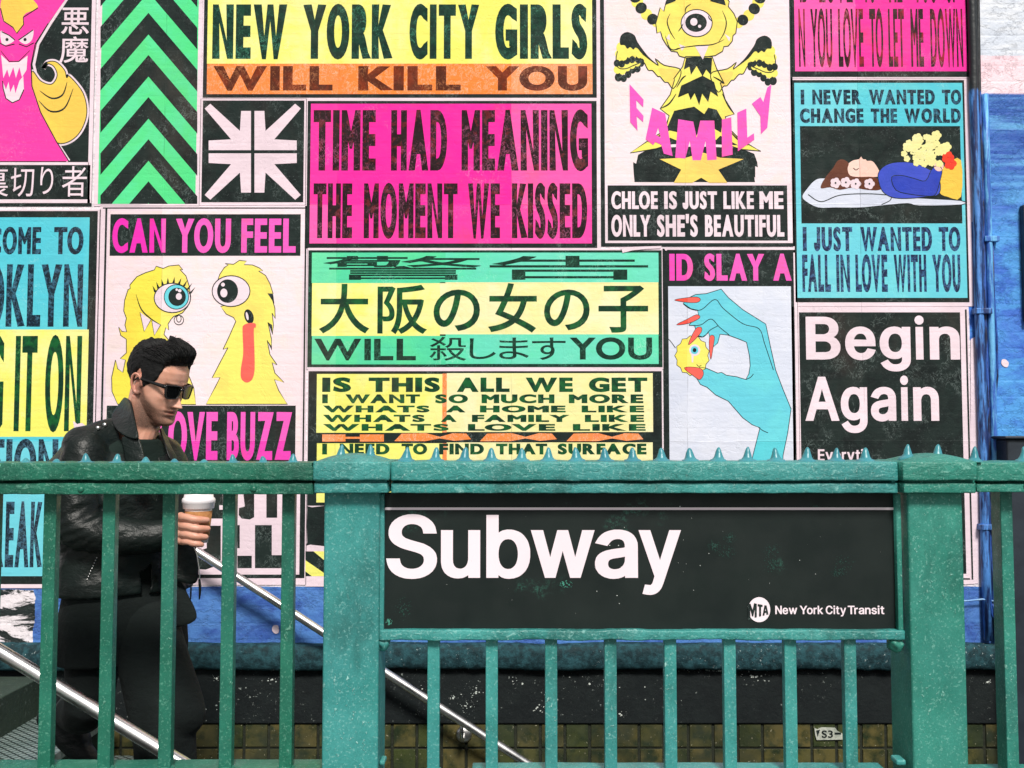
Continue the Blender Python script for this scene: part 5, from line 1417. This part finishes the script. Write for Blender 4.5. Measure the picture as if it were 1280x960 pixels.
# fingers curl round the cup on the camera's side; the thumb closes behind it
def ring_pt(phi, z, off):
    c = (CUP_T + CUP_B) * .5
    r = cup_r(z) + off
    return Vector((c.x + r * math.cos(R(phi)), c.y + r * math.sin(R(phi)), z))
wrist = WR_N
for py, tipdeg, rad, kn in ((646.8, 322, .0112, 205), (657.8, 328, .0116, 202), (668.2, 322, .0111, 203), (677.6, 306, .0094, 206)):
    z = at(240, py, YC - .04).z
    pts = [ring_pt(kn, z, .012)]
    for j, ph in enumerate((228, 250, 272, 296, tipdeg)):
        pts.append(ring_pt(ph, z - .0022 * j + (.002 if j == 1 else 0), .0105 - .0004 * j))
    limb(body, pts, [rad * 1.12, rad * 1.04, rad * .96, rad * 1.0, rad * .90, rad * .78], 14, 4)
    limb(body, [wrist + Vector((0, 0, (z - wrist.z) * .45)), (wrist + pts[0]) * .5 + Vector((-.002, -.006, (z - wrist.z) * .25)), pts[0]], [.0150, .0135, rad * 1.22], 14, 4)
zt = at(240, 650, YC).z
limb(body, [wrist + Vector((.004, .012, .01)), ring_pt(165, zt - .018, .016), ring_pt(130, zt - .004, .012), ring_pt(95, zt + .004, .0105), ring_pt(68, zt + .007, .010)], [.018, .016, .012, .0105, .008], 14, 4)
bv, bf = remesh(body, .0022, 1, .5)
person = obj('person', bv, bf, [], None, True, loc=(AN_A.x, AN_A.y, -.332))
tag(person, 'man in sunglasses and black leather jacket walking down the stairs, one hand on a cup', 'person')
# skin colour: stubble along the jaw, redder lips and ear, brows and the painted-in shade of the lip gap, per vertex
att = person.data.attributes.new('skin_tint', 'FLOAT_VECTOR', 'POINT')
inv = HEAD_M.inverted()
base = Vector((AN_A.x, AN_A.y, -.332))
buf = []
def sstep(a, b, x):
    t = max(0, min(1, (x - a) / (b - a))); return t * t * (3 - 2 * t)
for v in person.data.vertices:
    h = inv @ (v.co + base)
    beard = lips = hair = 0.0
    if -.16 < h.z < .14 and abs(h.y) < .12 and abs(h.x) < .16:
        edge = -.030 - .026 * sstep(.02, .085, h.x) + .045 * sstep(.03, .0, h.x)
        beard = sstep(edge + .014, edge - .016, h.z) * sstep(-.025, .005, h.x) * sstep(-.150, -.128, h.z - .0)
        beard = max(beard * (.55 + .45 * g(h.x - .045, .05)), .8 * g(h.z + .048, .006) * g(h.y, .026) * sstep(.07, .09, h.x))
        beard *= 1 - .6 * g(h.z + .064, .010) * g(h.y, .024)
        lips = 1.5 * g(h.z + .0640, .0075) * g(h.y, .023) * sstep(.085, .095, h.x)
        if abs(h.y) > .068 and h.x < .012 and abs(h.z) < .05: lips = .45
        brow = g(h.z - (.0330 - 1.5 * (abs(h.y) - .03) ** 2), .0045) * sstep(.012, .018, abs(h.y)) * sstep(.056, .048, abs(h.y)) * sstep(.06, .08, h.x)
        hair = max(brow, .6 * g(h.z + .0642, .0017) * g(h.y, .020) * sstep(.082, .092, h.x))  # brow hair, plus the shade between the lips painted dark
    else: lips = .12
    buf += [beard, lips, hair]
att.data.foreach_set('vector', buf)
def skin_mat():
    n = NT('skin')
    a = n.node('ShaderNodeAttribute', attribute_name='skin_tint')
    sp = n.node('ShaderNodeSeparateXYZ'); n.link(a.outputs['Vector'], sp.inputs[0])
    c = n.mix(n.ramp(n.noise(30, 5), .35, .7), srgb(220, 166, 144), srgb(208, 150, 126))
    c = n.mix(n.math('MULTIPLY', sp.outputs[1], .72), c, srgb(168, 90, 84))
    stub = n.math('MULTIPLY', sp.outputs[0], n.ramp(n.noise(420, 3, .6),   .32, .62, .74, 1.0))
    c = n.mix(n.math('MULTIPLY', stub, .93), c, srgb(46, 38, 32))
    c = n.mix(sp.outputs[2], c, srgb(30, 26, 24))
    n.b.inputs['Subsurface Weight'].default_value = .12
    n.b.inputs['Subsurface Radius'].default_value = (.006, .0025, .0015)
    return n.out(c, n.ramp(n.noise(60, 3), .3, .7, .38, .52), n.bump(n.noise(380, 3), .12, .0006), 0, .45)
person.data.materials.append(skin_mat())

# hair: short sides, swept-up top
def hair_thick(d):
    """thickness of the hair in a direction seen from the middle of the skull; negative = no hair"""
    az = math.degrees(math.atan2(abs(d.y), d.x))                    # 0 = front, 180 = back
    el = math.degrees(math.asin(max(-1, min(1, d.z))))
    line = lerp_tab([(0, 38), (28, 36.5), (40, 32), (46, 18), (51, 2), (58, -8), (70, -16), (80, -25), (87, -27), (94, 6), (104, 16), (113, 6), (122, -14), (132, -26), (150, -36), (180, -38)], az)[0]
    m = (el - line) / 9.0
    if m < 0: return -1
    top = sstep(22, 58, el)
    front = sstep(115, 20, az)
    t = .004 + .013 * top + .025 * top * front + .018 * sstep(90, 165, az) * sstep(-34, 5, el)
    t += .010 * sstep(34, 52, el) * sstep(50, 20, az)
    return t * (.30 + .70 * sstep(0, 1, m)) + .0008
HC = Vector((.0, 0, .035))
NH, MH = 220, 150
hv2, keep, idx = [], [], {}
for i in range(MH + 1):
    el = R(-60 + 150 * i / MH)
    for k in range(NH):
        az = 2 * math.pi * k / NH
        d = Vector((math.cos(el) * math.cos(az), math.cos(el) * math.sin(az), math.sin(el)))
        hit = head_bvh.ray_cast(HC + d * .4, -d)
        r = .4 - hit[3] if hit[0] else .09
        t = hair_thick(d)
        if t > 0:
            q = HC + d * (r + t)
            nn = noise.noise(Vector((d.x * 3.0, d.y * 26, d.z * 4.2 + d.x * 2)))
            n2 = noise.noise(Vector((d.x * 9, d.y * 60, d.z * 12)))
            n3 = noise.noise(Vector((d.x * 6.5 + 4, d.y * 6.5, d.z * 6.5)))
            q += d * (t * (.13 * nn + .09 * n2 + .12 * n3))
            q += Vector((.010, 0, .004)) * sstep(30, 60, math.degrees(el)) * sstep(.2, .8, d.x)
            hv2.append(HEAD_M @ q)
        else: hv2.append(HEAD_M @ (HC + d * (r - .003)))
        keep.append(t > 0)
hf2 = []
for i in range(MH):
    for k in range(NH):
        q = (i * NH + k, i * NH + (k + 1) % NH, (i + 1) * NH + (k + 1) % NH, (i + 1) * NH + k)
        if any(keep[j] for j in q): hf2.append(q)
used = sorted({j for q in hf2 for j in q}); mp = {j: i for i, j in enumerate(used)}
hairm = MB(); hairm.add([hv2[j] for j in used], [tuple(mp[j] for j in q) for q in hf2])
random.seed(21)
for _ in range(520):                                                # loose strands and ridged locks
    az0 = R(random.uniform(-115, 115)); el0 = R(random.uniform(38, 84))
    d = Vector((math.cos(el0) * math.cos(az0), math.cos(el0) * math.sin(az0), math.sin(el0)))
    t = hair_thick(d)
    if t < .008: continue
    pts = []
    for j in range(6):
        u = j / 5
        dd = (d + Vector((.34 * u, -.02 * u, -.02 * u))).normalized()
        tt = hair_thick(dd)
        if tt <= 0: break
        hit = head_bvh.ray_cast(HC + dd * .4, -dd)
        if not hit[0]: break
        pts.append(HEAD_M @ (HC + dd * (.4 - hit[3] + tt * (1.0 + .13 * math.sin(u * 3.1)) + random.uniform(0, .0015)) + Vector((.010, 0, .004)) * sstep(30, 60, math.degrees(math.asin(dd.z))) * sstep(.2, .8, dd.x)))
    if len(pts) > 3: hairm.tube(pts, [.0015 * (1 - .75 * j / (len(pts) - 1)) for j in range(len(pts))], 5)
for _ in range(70):                                                 # fly-away hairs
    az0 = R(random.uniform(-130, 130)); el0 = R(random.uniform(25, 86))
    d = Vector((math.cos(el0) * math.cos(az0), math.cos(el0) * math.sin(az0), math.sin(el0)))
    if hair_thick(d) < .006: continue
    hit = head_bvh.ray_cast(HC + d * .4, -d)
    p0 = HC + d * (.4 - hit[3] + hair_thick(d) * .9)
    w_ = Vector((random.uniform(.2, 1), random.uniform(-.5, .5), random.uniform(-.2, .6)))
    hairm.tube([HEAD_M @ (p0 + w_ * .024 * u + d * (.007 * math.sin(u * 2.6))) for u in (0, .35, .7, 1)], [.0007, .0006, .0005, .0003], 4)
def hair_mat():
    n = NT('dark_hair')
    c = n.mix(n.ramp(n.noise(300, 3, .6, n.mapping((.15, 1, 1))), .35, .7), (.005, .0055, .006, 1), (.013, .013, .013, 1))
    return n.out(c, .62, n.bump(n.noise(260, 3, .6, n.mapping((.18, 1, .6))), .7, .002), 0, .22)
HAIRM = hair_mat()
hairm.obj('hair', HAIRM, person, True)

# sunglasses
gl = MB()
def gpt(x, y, z): return HEAD_M @ Vector((x, y, z))
def front_x(y): return .1085 - 3.4 * y * y
lensm, framem = MB(), MB()
for s in (-1, 1):
    prof = smooth([(.0275, .0175), (.0290, .010), (.0230, -.0150), (.0120, -.0205), (-.0120, -.0190), (-.0210, -.0100), (-.0250, .0130), (-.0200, .0185), (.010, .0190)], 4)
    ring_o = [(s * (.0328 + u * 1.12), .0118 + w * 1.22) for u, w in prof]
    ring_i = [(s * (.0328 + u * .97), .0112 + w * 1.04) for u, w in prof]
    k = len(prof)
    vs_ = [gpt(front_x(y) + .0035, y, z) for y, z in ring_o] + [gpt(front_x(y) + .0040, y, z) for y, z in ring_i] + [gpt(front_x(y) - .0015, y, z) for y, z in ring_o] + [gpt(front_x(y) - .001, y, z) for y, z in ring_i]
    fs_ = []
    for i in range(k):
        j = (i + 1) % k
        fs_ += [(i, j, k + j, k + i), (2 * k + i, 2 * k + j, j, i), (3 * k + j, 2 * k + j, 2 * k + i, 3 * k + i), (k + i, k + j, 3 * k + j, 3 * k + i)]
    framem.add(vs_, fs_)
    v2, f2 = fill([ring_i])
    lensm.add([gpt(front_x(y) + .0018, y, z) for y, z in v2], f2)
    # temple arm with a deep front end
    arm = [(front_x(.060) + .001, s * .0610, .0265, .0070), (.080, s * .0685, .0265, .0062), (.045, s * .0765, .0262, .0045), (.005, s * .0800, .0255, .0040), (-.014, s * .0815, .0215, .0036), (-.026, s * .081, .010, .003)]
    vs_, fs_ = [], []
    for x, y, z, h in arm:
        vs_ += [gpt(x, y - s * .0018, z - h), gpt(x, y + s * .0018, z - h), gpt(x, y + s * .0018, z + h), gpt(x, y - s * .0018, z + h)]
    for i in range(len(arm) - 1):
        for q in range(4): fs_.append((i * 4 + q, i * 4 + (q + 1) % 4, i * 4 + 4 + (q + 1) % 4, i * 4 + 4 + q))
    fs_ += [(0, 1, 2, 3), tuple(4 * (len(arm) - 1) + q for q in range(4))]
    framem.add(vs_, fs_)
framem.tube([gpt(.1125, -.012, .022), gpt(.1155, 0, .0235), gpt(.1125, .012, .022)], .0036, 10)
def plastic(name, col, r):
    n = NT(name); return n.out(col, r, None, 0, .55)
frame_o = framem.obj('sunglasses', plastic('black_acetate', (.012, .012, .013, 1), .22), person, True)
lensm.obj('lens', plastic('dark_lens', (.006, .007, .008, 1), .08), frame_o, True)
st = MB()
for s in (-1, 1): st.tube([gpt(front_x(.060) + .0006, s * .0632, .0285), gpt(front_x(.060) - .006, s * .0650, .0285)], .0022, 8)
st.obj('rivet', STEEL, frame_o, True)

# clothes
def leather(name, a, b, rough):
    n = NT(name)
    c = n.mix(n.ramp(n.noise(8, 6, .6), .35, .68), a, b)
    h = n.bump(n.noise(13, 5, .6, n.mapping((1, 1, 1.8)), .25), .45, .02)
    h = n.bump(n.noise(160, 4, .6), .35, .0016, h)
    return n.out(c, rough, h, 0, .32)
LEA = leather('black_leather', srgb(12, 19, 18), srgb(20, 30, 28), .42)
TEE = leather('dark_green_cotton', srgb(14, 28, 24), srgb(18, 34, 30), .9)
TRO = leather('dark_twill', srgb(17, 24, 24), srgb(23, 31, 30), .95)
BOOT = leather('boot_leather', srgb(14, 19, 19), srgb(20, 27, 26), .5)
tee = MB()
loft(tee, [(at(168, 549, YP - .005), .075, .062), (at(161, 560, YP), .125, .082), (at(154, 575, YP), .172, .098), (at(152, 600, YP), .192, .110), (at(153, 650, YP), .180, .112), (at(157, 700, YP), .158, .102), (at(158, 752, YP), .158, .104)], TY)
tv, tf = remesh(tee, .006, 4)
# cut the neckline
nbd = Vector((NB.x, NB.y))
tf = [f for f in tf if not (sum(tv[i].z for i in f) / len(f) > at(160, 556, YP).z and (Vector((sum(tv[i].x for i in f) / len(f), sum(tv[i].y for i in f) / len(f))) - nbd).length < .070)]
t = MB(); t.add(tv, tf); t.obj('t_shirt', TEE, person, True)
neckline = []
for k in range(33):
    a = 2 * math.pi * k / 32
    c = NB + FWD * .014 + Vector((0, 0, .020))
    q = c + FWD * (.082 * math.cos(a)) + SIDE * (.084 * math.sin(a))
    q.z += -.026 * max(0, math.cos(a)) + .022 * max(0, -math.cos(a))
    neckline.append(q)
jk = MB()
loft(jk, [(at(160, 534, YP + .03), .075, .055), (at(156, 543, YP + .02), .125, .075), (at(153, 556, YP + .015), .175, .092), (at(151, 575, YP), .205, .110), (at(151, 610, YP), .212, .124), (at(152, 650, YP), .200, .126), (at(155, 695, YP), .190, .124), (at(157, 733, YP), .202, .134), (at(157, 738, YP), .200, .132)], TY)
limb(jk, [SH_N + Vector((.012, 0, .012)), (SH_N + EL_N) * .5 + Vector((-.012, -.004, 0)), EL_N], [.064, .068, .060], 26, 8)
limb(jk, [EL_N + Vector((-.005, 0, 0)), (EL_N + WR_N) * .5 + Vector((0, -.01, -.014)), WR_N + Vector((-.022, -.002, -.004))], [.060, .056, .043], 26, 8)
limb(jk, [SH_F, EL_F], [.068, .058], 22); limb(jk, [EL_F, WR_F], [.058, .046], 22)
limb(jk, [at(150, 541, 2.94), at(126, 549, 2.885), at(104, 559, 2.84)], [.050, .054, .060], 24)
jv, jf = remesh(jk, .005, 5)
def wrinkle(v):
    w = .0045 * noise.noise(Vector((v.x * 9, v.y * 9, v.z * 17))) + .0030 * noise.noise(Vector((v.x * 22, v.y * 18, v.z * 30)))
    de = (v - EL_N).length
    w += .0030 * math.sin((v.z * 1.2 - v.x * .8 + .03 * noise.noise(v * 8)) * 170) * g(de, .075)
    dw = (v - (EL_N + WR_N) * .55).length
    return w + .0022 * math.sin((v.x + v.z * .6) * 140 + 2 * noise.noise(v * 7)) * g(dw, .08)
ce = Vector((at(160, 570, YP).x, YP, 0))
# push along the normal
tmp = bpy.data.meshes.new('tmp'); tmp.from_pydata(jv, [], jf); tmp.update()
nrm = [v.normal.copy() for v in tmp.vertices]; bpy.data.meshes.remove(tmp)
jv = [v + n_ * wrinkle(v) for v, n_ in zip(jv, nrm)]
ztop = at(150, 600, YP).z
def jacket_open(f):
    c = sum((jv[i] for i in f), Vector()) / len(f)
    d = c - Vector((at(154, 600, YP).x, YP, 0)); d.z = 0
    fw, sd = d.dot(FWD), d.dot(SIDE)
    zl = (c.z - at(150, 740, YP).z) / (at(150, 540, YP).z - at(150, 740, YP).z)          # 0 hem, 1 shoulder
    if (Vector((c.x, c.y)) - nbd).length < .060 and c.z > at(150, 552, YP).z: return True
    return fw > .03 and abs(sd - .020) < .014 + .046 * max(0, zl) ** 1.3 and (c - WR_N).length > .12 and (c - (WR_N + EL_N) * .5).length > .14
jf = [f for f in jf if not jacket_open(f)]
j = MB(); j.add(jv, jf)
jo = j.obj('jacket', LEA, person, True)
sol = jo.modifiers.new('thickness', 'SOLIDIFY'); sol.thickness = .004; sol.offset = -1
def patch(name, grid, mat, root, th=.005, sub=3):
    """a curved flap of leather: grid of (px, py, Y)"""
    rows, cols = len(grid), len(grid[0])
    bm = bmesh.new()
    vv = [[bm.verts.new(at(*q)) for q in row] for row in grid]
    for a in range(rows - 1):
        for b in range(cols - 1): bm.faces.new((vv[a][b], vv[a][b + 1], vv[a + 1][b + 1], vv[a + 1][b]))
    m = MB(); m.bm(bm)
    o = m.obj(name, mat, root, True)
    s = o.modifiers.new('s', 'SUBSURF'); s.levels = s.render_levels = sub
    w = o.modifiers.new('t', 'SOLIDIFY'); w.thickness = th; w.offset = 0
    return o
patch('collar', [[(156, 496, 2.99), (160, 498, 2.93), (164, 503, 2.885)], [(150, 506, 2.97), (158, 512, 2.90), (168, 526, 2.85)], [(142, 514, 2.94), (152, 528, 2.865), (172.5, 541, 2.815)], [(138, 524, 2.90), (148, 543, 2.825), (174, 552, 2.80)]], LEA, jo, .006)
patch('collar', [[(199, 534, 2.985), (203, 536, 3.0)], [(203, 548, 2.93), (210, 552, 2.96)], [(208, 562, 2.90), (217, 566, 2.93)], [(212, 577, 2.89), (224, 578, 2.92)]], LEA, jo, .005)
patch('lapel', [[(172, 540, 2.825), (163, 548, 2.82), (150, 543, 2.83)], [(180, 566, 2.805), (168, 572, 2.80), (156, 566, 2.815)], [(186, 600, 2.80), (176, 606, 2.795), (160, 600, 2.81)]], LEA, jo, .005)
patch('front_panel', [[(205, 600, 2.90), (218, 598, 2.92), (228, 604, 2.95)], [(206, 650, 2.87), (226, 648, 2.885), (240, 656, 2.92)], [(205, 690, 2.86), (228, 690, 2.87), (246, 692, 2.90)], [(205, 722, 2.86), (228, 728, 2.865), (250.5, 734, 2.89)]], LEA, jo, .006)
patch('shirt_tail', [[(200, 715, 2.89), (214, 712, 2.89), (224, 722, 2.90)], [(202, 750, 2.88), (222, 748, 2.87), (237, 748, 2.89)], [(205, 786, 2.88), (226, 784, 2.865), (252.5, 775, 2.88)]], TRO, person, .004)
patch('belt_strap', [[(247, 722, 2.885), (251, 724, 2.885)], [(249, 735, 2.884), (252, 736, 2.884)], [(248, 750, 2.884), (250, 751, 2.884)]], LEA, jo, .003, 1)
patch('belt_strap', [[(238, 730, 2.882), (240, 730, 2.882)], [(237.5, 742, 2.882), (239.5, 742, 2.882)], [(237.5, 750, 2.882), (239, 750.5, 2.882)]], LEA, jo, .003, 1)
zp = MB(); zp.tube([at(x, y, YY) for x, y, YY in ((242.5, 684, 2.893), (246.3, 694, 2.893), (249, 712, 2.888), (250.5, 732, 2.883))], .0016, 8); zp.obj('zip', STEEL, jo, True)
jbvh = BVHTree.FromPolygons(jv, jf)
def onto(px, py, off, Y=2.85):
    o = Vector((0, 0, CAMZ)); q = at(px, py, Y) - o
    hit = jbvh.ray_cast(o, q.normalized())
    return (hit[0] - q.normalized() * off) if hit[0] else at(px, py, Y)

for px, py in ((131, 531), (122.5, 535)):
    s_ = MB(); c = onto(px, py, .006); s_.lathe([(.0062, -.004), (.0062, .002), (.0045, .0045), (.001, .005)], (c.x, c.y, c.z), 14, axis='Y'); s_.obj('press_stud', STEEL, jo, True)
zp = MB()
for k in range(9):
    c = onto(121 - 1.5 * k, 697 + 3.4 * k, .002); ball(zp, c, (.0022, .0022, .0028), 1)
zp.obj('zip_chain', STEEL, jo, True)
# long shirt hanging below the jacket
ls = MB()
loft(ls, [(at(157, 722, YP), .170, .112), (at(157, 745, YP), .182, .122), (at(155, 775, YP), .190, .130), (at(153, 806, YP), .196, .136), (at(153, 822, YP), .192, .134)], TY)
v_, f_ = remesh(ls, .007, 4)
v_ = [v + (v - Vector((at(155, 770, YP).x, YP, v.z))).normalized() * (.010 * noise.noise(Vector((v.x * 14, v.y * 14, v.z * 3))) * sstep(at(155, 740, YP).z, at(155, 815, YP).z, v.z)) for v in v_]
t = MB(); t.add(v_, f_); t.obj('long_shirt', TRO, person, True)
# trousers and boots
tr = MB()
loft(tr, [(at(160, 735, YP), .165, .115), (at(160, 765, YP), .166, .108), (at(160, 795, YP), .160, .104), (at(158, 812, YP), .146, .096)], TY)
limb(tr, [HIP_A, KN_A, AN_A + Vector((0, 0, .03))], [.104, .088, .074], 24, 8)
limb(tr, [HIP_A + Vector((.02, -.02, 0)), KN_A + Vector((.045, 0, .07))], [.09, .07], 20)
limb(tr, [HIP_B, KN_B, AN_B + Vector((.04, -.09, .008))], [.090, .066, .056], 24, 8)
v_, f_ = remesh(tr, .007, 5)
v_ = [v + Vector((1, -1, 0)) * (.006 * noise.noise(v * 9)) for v in v_]
t = MB(); t.add(v_, f_); t.obj('trousers', TRO, person, True)
def boot(ank, toe, up):
    m = MB()
    d = (toe - ank).normalized()
    limb(m, [ank + up * .10, ank + up * .02], [.050, .050], 20)
    limb(m, [ank - d * .035 - up * .045, ank + d * .06 - up * .048, toe - up * .050], [.040, .045, .036], 20)
    limb(m, [ank, ank + d * .09 - up * .03], [.048, .040], 20)
    v, f = remesh(m, .006, 4)
    lo = min((q - ank).dot(up) for q in v)
    v = [q + up * max(0, lo + .018 - (q - ank).dot(up)) for q in v]
    m2 = MB(); m2.add(v, f)
    return m2
boot(Vector((AN_A.x, AN_A.y, -.332 + .090)), Vector((AN_A.x + .13, AN_A.y - .10, -.332 + .090)), Vector((0, 0, 1))).obj('boot', BOOT, person, True)
d = Vector((.50, -.10, -.42)).normalized(); up = Vector((.30, .10, .80)); up = (up - d * up.dot(d)).normalized()
boot(AN_B + Vector((.0, -.05, -.01)), AN_B + Vector((.0, -.05, -.01)) + d * .16, up).obj('boot', BOOT, person, True)

# the coffee cup
cup = thing('coffee_cup', 'paper coffee cup with white lid and brown sleeve held in his hand', 'cup', CUP_B)
cc = (CUP_B.x, CUP_B.y)
WP = plastic('white_cup_paper', srgb(244, 238, 240), .5)
def cz_(py): return at(247.5, py, YC).z - CUP_B.z
m = MB(); m.lathe([(.0275, 0), (cup_r(CUP_B.z + cz_(632)), cz_(632)), (cup_r(CUP_B.z + cz_(630)) - .002, cz_(630))], (cc[0], cc[1], CUP_B.z), 40); m.obj('cup_body', WP, cup, True)
def kraft():
    n = NT('kraft_card')
    w = n.node('ShaderNodeTexWave'); w.inputs['Scale'].default_value = 95
    return n.out(n.mix(n.ramp(n.noise(90, 4), .3, .7), srgb(182, 128, 76), srgb(160, 106, 60)), .8, n.bump(w.outputs['Fac'], .3, .001))
m = MB()
zs = [cz_(672), cz_(638.5)]
ro = [cup_r(CUP_B.z + z) + .0016 for z in zs]
m.lathe([(ro[0] - .001, zs[0]), (ro[0], zs[0] + .0005), (ro[1], zs[1]), (ro[1] - .0012, zs[1] + .0003)], (cc[0], cc[1], CUP_B.z), 40); m.obj('sleeve', kraft(), cup, True)
rl = cup_r(CUP_T.z) + .0022
m = MB(); m.lathe([(rl - .0012, cz_(635.5)), (rl + .0002, cz_(635)), (rl + .0012, cz_(629)), (rl + .0032, cz_(628.2)), (rl + .0034, cz_(624.5)), (rl + .0018, cz_(622.8)), (rl - .0015, cz_(621.5)), (rl - .004, cz_(616)), (rl - .0065, cz_(615.4)), (rl - .009, cz_(618)), (.002, cz_(618.3))], (cc[0], cc[1], CUP_B.z), 44); m.obj('lid', plastic('white_lid_plastic', srgb(246, 240, 244), .35), cup, True)
